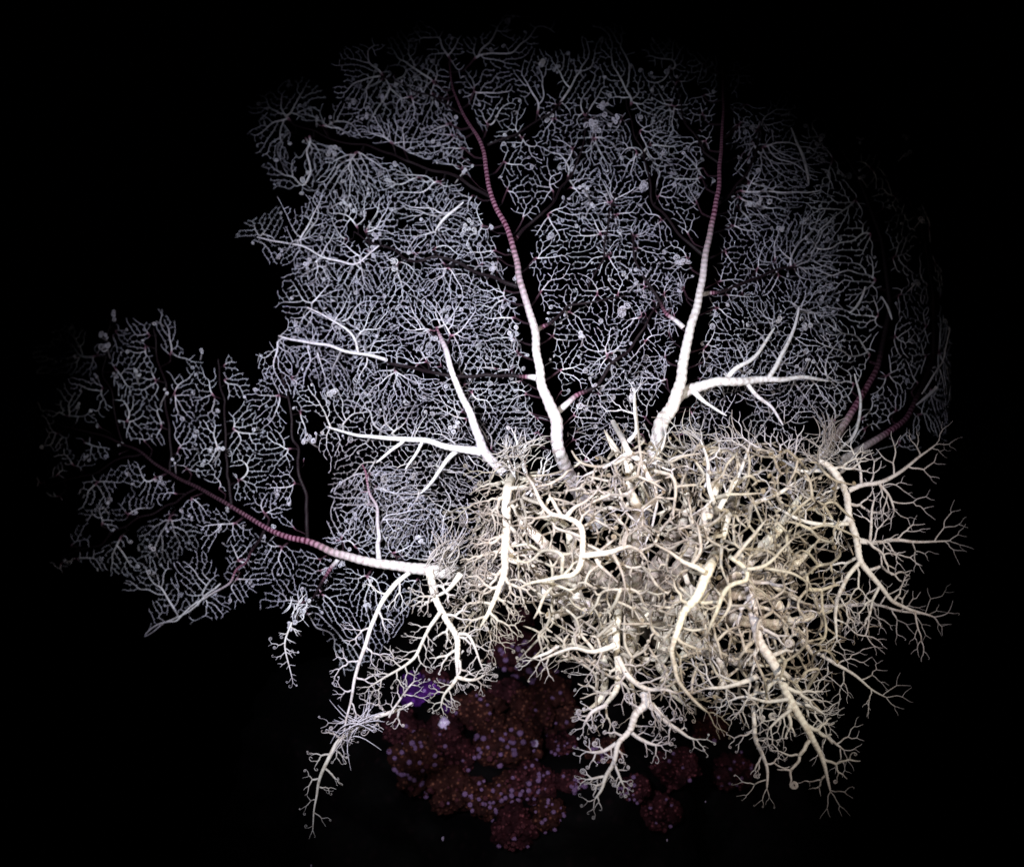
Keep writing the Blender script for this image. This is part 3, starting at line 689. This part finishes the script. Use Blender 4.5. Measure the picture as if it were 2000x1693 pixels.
# ---- left arm E and its sprays
lo = []
ARM_E = [(1150, 1190, 34), (1050, 1150, 30), (960, 1122, 28), (870, 1118, 26), (820, 1110, 23), (762, 1104, 19), (700, 1092, 17), (652, 1080, 15), (600, 1055, 12), (545, 1044, 10), (500, 1020, 9), (450, 985, 8), (380, 950, 7), (320, 915, 6), (270, 880, 5), (200, 850, 4), (120, 830, 3)]
fe = lambda x, y: np.interp(x, [200, 430, 540, 620, 730], [1.0, 0.93, 0.62, 0.46, 0.0])
qe = add_up(ARM_E, -0.03, fe, 14, 0.35, lst=lo, sides=12)
LE = [([(740, 1096, 14), (738, 1050, 10), (735, 1000, 8), (727, 950, 6), (700, 905, 4)], lambda x, y: (1060 - y) / 160 * 0.6, 5),
      ([(600, 1050, 10), (597, 960, 8), (582, 900, 7), (570, 830, 6), (556, 750, 5), (540, 690, 3)], one, 14),
      ([(662, 1090, 12), (625, 1145, 7), (600, 1182, 6), (570, 1215, 4)], lambda x, y: (660 - x) / 30, 8),
      ([(452, 985, 8), (445, 900, 6), (440, 800, 5), (430, 700, 4)], one, 12), ([(332, 920, 6), (330, 850, 6), (318, 760, 5), (298, 640, 4)], one, 13),
      ([(240, 865, 4), (215, 790, 4), (200, 700, 3), (215, 620, 2)], one, 12),
      ([(520, 1030, 8), (482, 1090, 6), (430, 1150, 5), (350, 1200, 4), (285, 1238, 2.5)], lambda x, y: (1170 - y) / 100, 8),
      ([(390, 950, 6), (300, 1000, 5), (200, 1060, 4), (120, 1090, 3)], one, 12), ([(280, 885, 5), (180, 920, 4), (90, 950, 3)], one, 12),
      ([(430, 1140, 4), (370, 1190, 4), (330, 1212, 3), (285, 1240, 2)], zero, 3)]
for pl, fn, hw in LE: add_up([(x, y, w * 0.8) for x, y, w in pl], -0.01, fn, hw * 0.62 if hw > 6 else hw, lst=lo, sides=8, bands=False, wob=12)
REG_LO = [(700, 900), (640, 1060), (560, 1020), (600, 880), (600, 760), (530, 660), (490, 690), (480, 760), (450, 690), (400, 650), (385, 720), (340, 620), (270, 590), (235, 610), (190, 640), (130, 640), (70, 700), (60, 800), (80, 880), (80, 960), (180, 1000), (130, 1060), (90, 1110), (180, 1120), (230, 1130), (285, 1245), (380, 1210), (480, 1190), (545, 1100), (500, 1220), (560, 1200), (640, 1260), (680, 1340), (740, 1260), (800, 1180), (820, 1120), (900, 1080), (880, 1000), (800, 920)]
corl = [(s[0][:, :2], s[2]) for s in lo if s[2] >= 5]
net(lo, REG_LO, 12.2, bw(0.01), rtip=0.50, pw=0.48, rcap=4.0, corridors=corl, gap=50, seed=31, coil_p=0.07, tilt=0.05, edge_noise=60, reach=230, warm=0.0)
net(lo, [(640, 1060), (650, 940), (760, 900), (900, 950), (960, 1000), (900, 1100), (800, 1100)], 13.5, bw(0.06), rtip=0.76, pw=0.38, rcap=4, gap=60, seed=35, coil_p=0.05, tilt=0.04, warm=0.2)

# ---- rolled-up clumps of twigs in the nets
for px, py, R, n in ((600, 857, 9, 6), (650, 296, 11, 6), (205, 672, 10, 6), (200, 660, 9, 3), (1160, 246, 12, 9), (1180, 212, 10, 7), (1200, 235, 8, 5), (1143, 366, 8, 4), (1255, 362, 10, 7), (1155, 402, 7, 3), (965, 525, 9, 5), (912, 440, 9, 6),
                     (735, 462, 8, 4), (600, 516, 8, 4), (265, 732, 7, 4), (325, 768, 6, 3), (1330, 508, 11, 8), (1468, 402, 8, 5), (1606, 280, 9, 4), (1680, 345, 8, 3), (1790, 552, 8, 3), (1215, 605, 12, 9), (885, 830, 8, 5), (430, 880, 7, 4),
                     (222, 615, 8, 4), (680, 405, 8, 5), (670, 395, 7, 3), (720, 375, 6, 3), (820, 1056, 9, 5), (718, 1182, 8, 4), (1003, 655, 10, 6), (1138, 652, 8, 4), (590, 1190, 10, 8), (570, 1225, 8, 6), (910, 330, 7, 3), (1580, 705, 7, 3), (340, 900, 5, 2)):
    d0 = float(bowl(px, py)) - 0.03
    for k in range(n):
        p = P(px + rd.gauss(0, R * 0.5), py + rd.gauss(0, R * 0.6), d0 + rd.gauss(0, 0.004))
        coil(p, np.array([rd.gauss(0, 1), rd.gauss(0, .3), rd.gauss(0, 1)]), np.array([rd.gauss(0, .7), -1, rd.gauss(0, .7)]), R * 0.6 * rd.uniform(0.6, 1.1) * pscale(d0), 1.1 * S, 2.2, 0, 0.1, 0.9)
    a = P(px, py, d0); arm([(px, py, 2.4), (px + rd.uniform(-25, 25), py + rd.uniform(10, 30), 3)], (d0, d0 + 0.04), 0, 0.2, 0.1, sides=5, bands=False)

kr = random.Random(5); placed = 0
while placed < 170:
    px, py = (kr.uniform(490, 1640), kr.uniform(120, 820)) if placed < 115 else ((kr.uniform(110, 700), kr.uniform(620, 1180)) if placed < 155 else (kr.uniform(1560, 1800), kr.uniform(260, 800)))
    if not (inpoly(np.array([px]), np.array([py]), REG_UP)[0] or inpoly(np.array([px]), np.array([py]), REG_LO)[0] or px > 1640): continue
    placed += 1; d0 = float(bowl(px, py)) - 0.012 + kr.gauss(0, 0.008); Rk = kr.uniform(2.8, 5.2) * (1.6 if kr.random() < 0.18 else 1)
    for k in range(kr.choice((1, 2, 2, 3, 4))):
        p = P(px + kr.gauss(0, Rk * 0.6), py + kr.gauss(0, Rk * 0.7), d0 + kr.gauss(0, 0.002))
        coil(p, np.array([kr.gauss(0, 1), kr.gauss(0, .3), kr.gauss(0, 1)]), np.array([kr.gauss(0, .9), -1, kr.gauss(0, .9)]), Rk * kr.uniform(0.6, 1.0) * pscale(d0), Rk * 0.2 * S, kr.uniform(1.2, 2.4), 0, kr.uniform(0.0, 0.3), 1.0)
    arm([(px, py, 1.8), (px + kr.uniform(-16, 16), py + kr.uniform(-6, 20), 2.2)], (d0, d0 + 0.02), 0, 0.1, 0.1, sides=5, bands=False, wob=0)

# ---- middle curtain: strands hanging from the disc region on the left
def frac_pt(q, d, i): return P(q[i, 0], q[i, 1], d[i])
def sprout(res, gap, w, L, lev, warm=0.5, flat=0.5, spread=44, curl=0.3, out=0.3, ang=(40, 75), rdm=rd, start=0.1, wf=0.62, toward=-0.35):
    """side branches all along a traced branch, forking in 3-D"""
    q, d, dk = res; Lq = np.concatenate([[0], np.cumsum(np.hypot(np.diff(q[:, 0]), np.diff(q[:, 1])))]); s = Lq[-1] * start + gap * rdm.random(); sg = 1
    while s < Lq[-1]:
        i = min(len(q) - 2, int(np.searchsorted(Lq, s))); p = frac_pt(q, d, i); t = frac_pt(q, d, min(len(q) - 1, i + 2)) - frac_pt(q, d, max(0, i - 2)); t /= np.linalg.norm(t)
        nm = np.array([0, -1.0, 0]) + np.array([rdm.gauss(0, out), 0, rdm.gauss(0, out)]); nm -= t * nm.dot(t); nm /= np.linalg.norm(nm); sd = np.cross(nm, t)
        a = math.radians(rdm.uniform(*ang)); dv = t * math.cos(a) + sd * sg * math.sin(a) + nm * rdm.gauss(toward * -1, 0.3)
        ww = min(w, q[i, 2] * wf); grow(p, dv, ww, L * rdm.uniform(0.8, 1.2), lev, rdm, nm, spread=spread, curl=curl, warm=warm, flat=flat)
        s += gap * rdm.uniform(0.6, 1.4); sg = -sg
    # terminal fork
    p = frac_pt(q, d, len(q) - 1); t = p - frac_pt(q, d, max(0, len(q) - 4)); t /= np.linalg.norm(t)
    nm = np.array([0, -1.0, 0]) + np.array([rdm.gauss(0, out), 0, rdm.gauss(0, out)])
    for sg in (-1, 1):
        sd = np.cross(nm / np.linalg.norm(nm), t); grow(p, t * 0.85 + sd * 0.5 * sg, q[-1, 2] * 0.85, L * 0.9, max(1, lev - 1), rdm, nm, spread=spread, curl=curl, warm=warm, flat=flat)

# (points, depth, warm, sprout gap, L, level, curl)
T = [
 ([(1005, 925, 12), (990, 950, 19), (990, 1010, 19), (986, 1060, 17), (988, 1110, 15), (965, 1170, 10), (935, 1230, 7)], -0.09, 0.8, 16, 26, 4, 0.25),
 # F/G main branches traced in the tangle
 ([(1016, 1147, 4), (1033, 1138, 6), (1074, 1132, 8), (1123, 1123, 10), (1136, 1098, 12), (1138, 1065, 12), (1135, 1025, 12), (1107, 1009, 10), (1078, 1007, 9), (1057, 984, 9), (1045, 951, 6), (1028, 928, 4)], -0.16, 0.8, 34, 32, 3, 0.15),
 ([(1107, 1009, 10), (1117, 992, 8), (1140, 982, 6), (1170, 955, 4)], -0.165, 0.75, 30, 26, 2, 0.1),
 ([(1135, 1085, 12), (1177, 1081, 12), (1196, 1079, 12), (1206, 1069, 9), (1229, 1063, 7), (1250, 1073, 6), (1266, 1096, 4)], -0.165, 0.8, 30, 28, 3, 0.15),
 ([(1196, 1080, 8), (1204, 1100, 7), (1216, 1114, 5), (1222, 1150, 4)], -0.17, 0.8, 26, 26, 2, 0.15),
 ([(1169, 976, 11), (1192, 970, 10), (1210, 972, 9), (1237, 958, 7), (1250, 940, 4)], -0.13, 0.6, 26, 26, 3, 0.15),
 ([(1210, 972, 7), (1215, 995, 6), (1243, 1019, 4)], -0.13, 0.6, 26, 24, 2, 0.1),
 ([(1205, 838, 10), (1216, 858, 12), (1227, 885, 12), (1256, 903, 12), (1262, 933, 11), (1280, 948, 9), (1284, 982, 7), (1275, 1030, 5), (1262, 1060, 4)], -0.13, 0.5, 34, 34, 4, 0.1),
 ([(1256, 903, 9), (1276, 892, 7), (1295, 880, 5), (1300, 850, 4)], -0.135, 0.4, 26, 26, 3, 0.1),
 ([(1227, 885, 9), (1200, 902, 7), (1170, 915, 6), (1140, 930, 4)], -0.13, 0.45, 24, 28, 3, 0.1),
 ([(1227, 862, 9), (1245, 845, 7), (1238, 800, 5), (1240, 770, 4)], -0.12, 0.3, 24, 30, 3, 0.1),
 ([(1398, 1080, 22), (1385, 1109, 21), (1370, 1148, 20), (1362, 1167, 18), (1333, 1198, 15), (1323, 1231, 13), (1311, 1268, 9), (1322, 1327, 8), (1339, 1354, 7), (1384, 1392, 5)], -0.17, 0.85, 30, 30, 3, 0.25),
 ([(1374, 1115, 12), (1335, 1096, 9), (1312, 1078, 6), (1280, 1062, 4)], -0.18, 0.8, 26, 30, 3, 0.2),
 ([(1350, 1105, 8), (1372, 1076, 7), (1362, 1024, 5)], -0.18, 0.8, 26, 28, 3, 0.1),
 ([(1424, 1086, 9), (1459, 1111, 10), (1463, 1138, 9), (1432, 1138, 9), (1416, 1152, 10), (1401, 1190, 8), (1380, 1240, 6)], -0.17, 0.85, 26, 26, 3, 0.25),
 ([(1434, 1090, 8), (1472, 1047, 7), (1496, 1016, 5)], -0.18, 0.7, 26, 28, 3, 0.1),
 ([(1459, 1111, 8), (1492, 1109, 8), (1523, 1076, 6), (1550, 1050, 4)], -0.18, 0.75, 24, 28, 3, 0.15),
 ([(1492, 1109, 7), (1544, 1117, 6), (1580, 1140, 4)], -0.17, 0.75, 22, 26, 3, 0.25),
 ([(1398, 1010, 11), (1393, 983, 11), (1383, 937, 9), (1383, 900, 6), (1370, 860, 4)], -0.15, 0.45, 26, 30, 3, 0.05),
 ([(1405, 993, 11), (1440, 931, 8), (1455, 900, 6), (1462, 870, 4)], -0.15, 0.45, 26, 30, 3, 0.05),
 ([(1430, 980, 16), (1416, 1024, 18), (1412, 1055, 17), (1401, 1086, 16)], -0.10, 0.7, 20, 28, 3, 0.2),
 ([(1440, 1000, 9), (1480, 979, 9), (1523, 962, 8), (1569, 935, 6), (1600, 904, 4)], -0.12, 0.5, 26, 32, 3, 0.1),
 # right arm R, its long forks
 ([(1600, 900, 10), (1622, 909, 15), (1655, 960, 14), (1657, 1013, 14), (1674, 1055, 14), (1679, 1098, 13), (1712, 1135, 10), (1740, 1173, 8), (1792, 1196, 6), (1825, 1205, 3)], -0.10, 0.25, 34, 30, 3, 0.05),
 ([(1657, 958, 11), (1683, 946, 9), (1716, 944, 9), (1759, 920, 7), (1797, 890, 5), (1827, 868, 3)], -0.10, 0.15, 30, 30, 2, 0.0),
 ([(1716, 944, 6), (1740, 970, 5), (1747, 995, 4)], -0.10, 0.15, 26, 28, 2, 0.0),
 ([(1683, 946, 6), (1679, 913, 5), (1662, 875, 3)], -0.10, 0.15, 26, 24, 1, 0.0),
 ([(1678, 1057, 10), (1721, 1060, 8), (1750, 1055, 7), (1806, 1057, 5), (1853, 1055, 3)], -0.10, 0.15, 28, 30, 2, 0.0),
 ([(1699, 1058, 6), (1702, 1003, 5), (1708, 975, 3)], -0.10, 0.15, 30, 24, 1, 0.0),
 ([(1679, 1098, 9), (1655, 1126, 9), (1636, 1164, 8), (1631, 1201, 7), (1634, 1250, 4)], -0.11, 0.35, 26, 32, 3, 0.1),
 ([(1657, 1022, 9), (1603, 1027, 9), (1560, 1015, 7), (1515, 990, 5)], -0.11, 0.4, 26, 32, 3, 0.05),
 ([(1630, 920, 9), (1560, 918, 8), (1518, 894, 7), (1480, 875, 5), (1452, 857, 3)], -0.08, 0.3, 24, 30, 3, 0.05),
 ([(1560, 1180, 10), (1612, 1185, 10), (1655, 1182, 8), (1702, 1180, 6), (1759, 1192, 5), (1815, 1200, 3)], -0.04, 0.2, 24, 26, 2, 0.1),
 # lower right arm
 ([(1455, 1100, 20), (1470, 1180, 20), (1480, 1249, 19), (1513, 1300, 19), (1542, 1367, 17), (1575, 1419, 14), (1603, 1471, 10), (1615, 1508, 7), (1622, 1545, 4)], -0.13, 0.45, 40, 30, 2, 0.3),
 ([(1520, 1305, 12), (1551, 1329, 11), (1572, 1366, 8), (1580, 1400, 5)], -0.10, 0.35, 24, 28, 3, 0.1),
 ([(1545, 1370, 9), (1583, 1376, 8), (1610, 1395, 5)], -0.12, 0.3, 24, 26, 2, 0.1),
 ([(1575, 1415, 8), (1612, 1437, 6), (1650, 1465, 4)], -0.10, 0.25, 24, 26, 2, 0.0),
 ([(1540, 1365, 8), (1495, 1372, 7), (1456, 1357, 5), (1420, 1370, 3)], -0.14, 0.35, 22, 26, 3, 0.3),
 ([(1545, 1385, 8), (1520, 1400, 6), (1500, 1425, 4)], -0.14, 0.35, 22, 24, 2, 0.4),
 ([(1589, 1272, 8), (1627, 1291, 8), (1665, 1315, 6), (1700, 1345, 4), (1731, 1362, 2.5)], -0.09, 0.3, 24, 28, 3, 0.05),
 ([(1480, 1330, 8), (1471, 1380, 9), (1475, 1447, 9), (1490, 1475, 8), (1500, 1500, 6), (1497, 1540, 4)], -0.12, 0.4, 26, 22, 2, 0.85),
 ([(1480, 1320, 12), (1430, 1340, 8), (1375, 1345, 6)], -0.15, 0.5, 20, 28, 3, 0.2),
 # lower middle: trunk and leftward curls
 ([(1210, 1180, 16), (1203, 1230, 16), (1203, 1270, 15), (1208, 1310, 13), (1204, 1351, 12), (1186, 1375, 9), (1165, 1392, 5)], -0.12, 0.75, 30, 26, 2, 0.7),
 ([(1203, 1258, 13), (1180, 1268, 11), (1153, 1274, 8), (1120, 1262, 7), (1085, 1275, 6), (1055, 1290, 5)], -0.15, 0.7, 20, 24, 3, 0.6),
 ([(1090, 1262, 7), (1068, 1280, 7), (1045, 1278, 5), (1035, 1290, 4)], -0.15, 0.6, 15, 16, 1, 1.0),
 ([(1207, 1283, 10), (1221, 1312, 11), (1242, 1333, 11), (1266, 1348, 9), (1300, 1345, 6), (1325, 1355, 4)], -0.16, 0.6, 24, 26, 3, 0.3),
 ([(1257, 1352, 18), (1266, 1377, 17), (1240, 1390, 15), (1233, 1428, 12), (1204, 1451, 10), (1201, 1490, 9), (1180, 1516, 8), (1177, 1543, 6), (1162, 1562, 4)], -0.15, 0.45, 24, 20, 1, 0.9),
 ([(1204, 1451, 9), (1172, 1470, 7), (1145, 1468, 5)], -0.15, 0.4, 16, 16, 1, 0.8),
 ([(1180, 1516, 6), (1160, 1522, 5), (1145, 1522, 4)], -0.15, 0.4, 14, 12, 1, 1.0),
 ([(1201, 1494, 6), (1206, 1515, 5), (1218, 1533, 4)], -0.15, 0.4, 12, 12, 1, 1.0),
 ([(1233, 1430, 8), (1255, 1448, 8), (1268, 1455, 6), (1290, 1455, 4)], -0.15, 0.4, 14, 16, 1, 0.9),
 ([(1272, 1375, 12), (1301, 1412, 10), (1328, 1427, 7), (1345, 1442, 5), (1362, 1444, 3)], -0.15, 0.4, 18, 18, 1, 0.7),
 ([(1186, 1375, 9), (1160, 1385, 8), (1145, 1405, 6), (1140, 1420, 4)], -0.14, 0.45, 10, 14, 1, 1.0),
 # hanging arms at lower left
 ([(800, 1118, 12), (772, 1138, 14), (738, 1190, 12), (716, 1250, 11), (696, 1320, 9), (680, 1390, 6), (666, 1450, 4)], -0.09, 0.15, 28, 20, 3, 0.15),
 ([(838, 1112, 24), (850, 1170, 18), (870, 1210, 17), (895, 1240, 16), (893, 1290, 14), (892, 1325, 12)], -0.11, 0.3, 30, 20, 2, 0.3),
 ([(896, 1238, 10), (915, 1235, 9), (925, 1260, 7), (935, 1290, 5), (948, 1320, 3)], -0.11, 0.35, 14, 15, 2, 0.5),
 ([(893, 1322, 12), (885, 1340, 9), (868, 1350, 7), (862, 1380, 4)], -0.12, 0.4, 9, 13, 2, 1.0),
 ([(893, 1322, 12), (912, 1330, 9), (935, 1325, 7), (950, 1315, 4)], -0.12, 0.4, 9, 13, 2, 1.0),
 ([(860, 1195, 12), (832, 1238, 9), (812, 1283, 9), (785, 1305, 7), (755, 1320, 6), (722, 1340, 4)], -0.12, 0.35, 13, 18, 2, 0.5),
 ([(905, 1270, 6), (880, 1290, 4)], -0.1, 0.4, 10, 14, 1, 0.8),
 ([(900, 1120, 18), (880, 1150, 10), (850, 1165, 8), (820, 1165, 6)], -0.12, 0.4, 12, 16, 2, 0.5),
 ([(960, 1125, 18), (925, 1150, 14), (900, 1165, 8)], -0.06, 0.4, 14, 18, 2, 0.4),
 ([(805, 1372, 7), (780, 1385, 10), (740, 1398, 12), (695, 1420, 12), (655, 1455, 12), (640, 1482, 11), (622, 1530, 8), (614, 1570, 5), (610, 1620, 3)], -0.07, 0.3, 21, 18, 2, 0.8),
 ([(760, 1400, 6), (790, 1350, 6), (810, 1330, 4)], -0.08, 0.25, 14, 14, 2, 0.6),
 ([(570, 1215, 6), (555, 1255, 5), (562, 1290, 4), (572, 1330, 2)], 0.02, 0.1, 10, 10, 2, 0.3),
]
for pl, d0, wm, gp, L_, lv, cu in T:
    if pl[0][0] < 970: pl = [(x, y, w * 0.74) for x, y, w in pl]; wm = min(0.8, wm + 0.25)
    root_ = pl[0][2] >= 9 and not any(seg_dist(np.array([pl[0][0]]), np.array([pl[0][1]]), np.array(o[0])[:, :2])[0] < 12 for o in T if o[0] is not pl) or pl[0][2] >= 22
    if root_:   # comes out of the heap behind
        dx, dy = pl[0][0] - pl[1][0], pl[0][1] - pl[1][1]; l_ = math.hypot(dx, dy); pl = [(pl[0][0] + dx / l_ * 16, pl[0][1] + dy / l_ * 16, pl[0][2])] + pl
    x0_, y0_ = pl[0][:2]
    dfn = lambda x, y, d0=d0, rt=root_, a=x0_, b=y0_: d0 + (0.16 * np.exp(-(np.hypot(x - a, y - b) / 26) ** 2) if rt else 0.0) + 0 * x
    res = arm(pl, dfn, 0, 0, wm, sides=9, wob=3, bands=pl[len(pl) // 2][2] > 9)
    inh = 1010 < pl[len(pl) // 2][0] < 1600 and pl[len(pl) // 2][1] < 1300
    if inh: gp, lv = gp * 2.6, max(1, lv - 1)
    sprout(res, gp, max(3.2, pl[len(pl) // 2][2] * 0.55), L_, lv, warm=wm, curl=cu, wf=0.7, start=0.04, toward=0.12, out=0.22, flat=0.35)

TS = []
for pl, d0, wm, gp, L_, lv, cu in T:
    if 1000 < pl[len(pl) // 2][0] < 1620 and pl[len(pl) // 2][1] < 1400:
        q = resample(pl, 8); TS.append((np.column_stack([q[:, :3], np.zeros(len(q))]), np.full(len(q), d0), 3))
REG_T = [(990, 930), (1080, 900), (1170, 900), (1200, 850), (1280, 840), (1330, 860), (1450, 850), (1560, 880), (1640, 930), (1660, 1020), (1650, 1150), (1640, 1260), (1600, 1330), (1560, 1400), (1500, 1390), (1440, 1370), (1380, 1400), (1330, 1380), (1280, 1340), (1200, 1340), (1120, 1300), (1050, 1290), (1030, 1220), (1000, 1150), (980, 1050)]
for k, (sp_, dd_, rt_) in enumerate(((50, -0.150, 2.9), (44, -0.09, 2.4), (40, -0.01, 2.0))):
    sd_ = [(a, b + (dd_ + 0.165) * 0.8, h) for a, b, h in TS] if k < 2 else [(np.column_stack([a[:, 0] + 25 * math.sin(k * 2.4), a[:, 1] + 20 * math.cos(k * 2.4), a[:, 2] * 1.2, a[:, 3]]), b * 0 + dd_ + 0.03, h) for a, b, h in TS[::2]]
    if k >= 2:
        for a, b, h in sd_:
            if a[:, 2].max() > 12: arm([tuple(v[:3]) for v in a[::3]], float(b[0]), 0, 0, 0.85, sides=10, wob=5, ts=True)
    net(sd_, REG_T, sp_, lambda x, y, dd_=dd_: dd_ + 0.03 * ((np.asarray(x) - 1300) / 300) ** 2 + 0.0 * np.asarray(y), rtip=rt_, pw=0.30, rcap=7.5, gap=60, seed=60 + k, edge_noise=75, coil_p=0.16, frayed=False, tilt=0.035, warm=0.85 if k else 0.8, reach=210, dn=0.03, sub=2, stub=0.5, costvar=0.4, radial=0.2)

# stout hidden arms running through the heart of the tangle, with their forks
HID = [[(1240, 1180, 40), (1150, 1110, 32), (1080, 1080, 24), (1020, 1020, 16), (1000, 960, 10)], [(1240, 1180, 40), (1170, 1180, 30), (1100, 1190, 22), (1060, 1230, 14)],
       [(1240, 1180, 44), (1320, 1120, 34), (1370, 1040, 26), (1400, 960, 18), (1410, 900, 10)], [(1250, 1190, 44), (1350, 1180, 34), (1450, 1150, 28), (1540, 1110, 20), (1600, 1060, 12)],
       [(1250, 1190, 40), (1340, 1250, 32), (1430, 1290, 24), (1520, 1300, 14)], [(1240, 1190, 40), (1230, 1260, 30), (1230, 1330, 22), (1240, 1370, 16)], [(1240, 1180, 40), (1230, 1100, 34), (1250, 1020, 28), (1230, 950, 18), (1215, 880, 12)],
       [(1250, 1180, 40), (1300, 1080, 30), (1340, 1000, 24), (1340, 920, 16)], [(1400, 1160, 26), (1480, 1080, 22), (1540, 1010, 16), (1580, 950, 12)], [(1400, 1200, 26), (1500, 1220, 20), (1600, 1200, 14), (1660, 1180, 8)],
       [(1150, 1120, 24), (1080, 1150, 20), (1040, 1110, 16), (1030, 1050, 10)], [(1300, 1230, 24), (1290, 1300, 18), (1330, 1360, 12)], [(1440, 1160, 26), (1510, 1160, 20), (1560, 1240, 14), (1600, 1300, 8)],
       [(1130, 1100, 22), (1120, 1180, 18), (1130, 1240, 14), (1100, 1280, 8)], [(1350, 1180, 22), (1400, 1260, 18), (1420, 1320, 12), (1400, 1370, 7)]]
for k, pl in enumerate(HID):
    r0 = arm(pl, lambda x, y, k=k: 0.10 - 0.17 * np.clip(np.hypot(x - 1240, y - 1180) / 200, 0, 1) + 0.02 * math.sin(k * 2.1), 0, 0, 0.75, sides=12, wob=8)
    sprout(r0, 60, 12, 36, 2, warm=0.8, curl=0.3, out=0.7, flat=0.7, wf=0.5, toward=-0.35, ang=(45, 95))
# second, looser layer of forks nearer the diver, and the frayed upper rim of the tangle
for k in range(10):
    a = rd.uniform(0, 6.28); q = math.sqrt(rd.random()); px = 1290 + 300 * q * math.cos(a); py = 1120 + 190 * q * math.sin(a)
    dd = rd.uniform(-0.11, 0.04); an = math.atan2(py - 1150, px - 1260) + rd.gauss(0, 0.7)
    grow(P(px, py, dd), np.array([math.cos(an), rd.gauss(-0.2, 0.35), -math.sin(an)]), rd.uniform(5, 8.5), rd.uniform(28, 40), 4, rd, np.array([rd.gauss(0, .4), -1, rd.gauss(0, .4)]), curl=0.25, warm=rd.uniform(0.5, 0.9), flat=0.6)
for k in range(24):
    px = rd.uniform(1000, 1640)
    if 1040 < px < 1150 or 1260 < px < 1330: continue
    py = 925 + rd.uniform(-25, 60) + 0.00012 * (px - 1300) ** 2; an = math.radians(rd.uniform(40, 140))
    grow(P(px, py, rd.uniform(-0.08, 0.0)), np.array([math.cos(an), rd.gauss(0, 0.3), math.sin(an)]), rd.uniform(5, 7.5), rd.uniform(24, 34), 3, rd, np.array([rd.gauss(0, .3), -1, rd.gauss(0, .3)]), curl=0.1, warm=0.35, spread=38)
for k in range(46):
    py = rd.uniform(900, 1200); px = 985 - 0.18 * (py - 900) + rd.gauss(0, 22); an = math.radians(rd.uniform(190, 300))
    grow(P(px, py, rd.uniform(-0.05, 0.03)), np.array([math.cos(an), rd.gauss(0, 0.3), math.sin(an)]), rd.uniform(3.5, 5.5), rd.uniform(20, 28), 3, rd, np.array([rd.gauss(0, .6), -1, rd.gauss(0, .6)]), curl=0.25, warm=0.8, spread=36)
# bristly sheaves of fine strands
def sheaf(px, py, ang, L, n, wd, d0, warm=0.35, dark=0.0):
    for k in range(n):
        a = math.radians(ang + rd.gauss(0, 11)); l = L * rd.uniform(0.5, 1.1) * pscale(d0); p = P(px + rd.gauss(0, wd), py + rd.gauss(0, wd), d0 + rd.gauss(0, 0.012))
        dv = np.array([math.cos(a), rd.gauss(0, 0.15), math.sin(a)]); sd = np.array([-dv[2], 0, dv[0]]); b = rd.gauss(0, 0.3)
        t = np.linspace(-0.5, 0.5, 6); add_chain(p + dv * (l * t)[:, None] + sd * (l * b * (t * t) * 4)[:, None], np.array([0.5, 0.9, 1.2, 1.2, 0.9, 0.4]) * pscale(d0), dark, None, warm, passes=1, sides=5)
for a in ((985, 885, 195, 60, 16, 12, -0.05, 0.35, 0.25), (1035, 880, 205, 60, 14, 12, -0.04, 0.35, 0.3), (960, 1020, 255, 70, 22, 16, -0.04), (945, 1110, 240, 60, 22, 18, -0.04), (870, 1080, 240, 80, 40, 14, -0.06), (990, 1130, 262, 70, 20, 14, -0.06), (1010, 1000, 265, 70, 20, 14, -0.05),
          (1300, 930, 300, 80, 30, 22, -0.06), (1360, 880, 320, 80, 30, 22, -0.05), (1610, 900, 330, 70, 22, 14, -0.05), (585, 1190, 235, 40, 14, 8, 0.02, 0.1, 0.3), (1620, 850, 250, 70, 30, 8, 0.05, 0.1, 0.5), (700, 1410, 210, 90, 26, 9, -0.08), (1520, 1040, 280, 90, 26, 12, -0.07), (1440, 880, 300, 70, 24, 20, -0.04)):
    sheaf(*(list(a[:7]) + [max(0.65, a[7] if len(a) > 7 else 0) if a[0] > 800 else 0.2, 0.0]))
# central disc: five-lobed, low dome resting on the reef crown
n = 60; 
for k in range(5):
    a = 2 * math.pi * k / 5 + 0.3
    add_chain([bmc, bmc + np.array([math.cos(a) * 0.02, -0.004, math.sin(a) * 0.02]), bmc + np.array([math.cos(a) * 0.045, -0.012, math.sin(a) * 0.045])], np.array([30, 30, 20]) * S, 0, None, 0.7, passes=2, sides=14)
star = bpy.data.objects.new("basket_star", build_tubes()); COL.objects.link(star)
tag(star, "huge white basket star with endlessly forking lacy arms spread over the dark reef", "basket star")
print("coils", COILS)

# ---- a few drifting specks
bm = bmesh.new(); bmesh.ops.create_icosphere(bm, subdivisions=2, radius=1)
for v in bm.verts: v.co *= 1 + 0.35 * noise.noise(v.co * 1.7)
sm = bpy.data.meshes.new("drifting_speck"); bm.to_mesh(sm); bm.free(); sm.materials.append(M_PALE)
for px, py, r_, lb in ((865, 1637, 3.2, "pale speck drifting in the black water below the reef lumps"), (1303, 1640, 2.0, "faint speck low on the right in the black water"), (1378, 1565, 1.6, "tiny speck drifting below the curled arm tips at right"), (608, 1690, 2.2, "dim speck at the bottom edge under the left hanging arm")):
    o = bpy.data.objects.new("drifting_speck", sm); COL.objects.link(o); o.location = P(float(px), float(py), 0.02); o.scale = (r_ * S, r_ * S, r_ * S * 1.4)
    tag(o, lb, "speck", "specks drifting in the water")
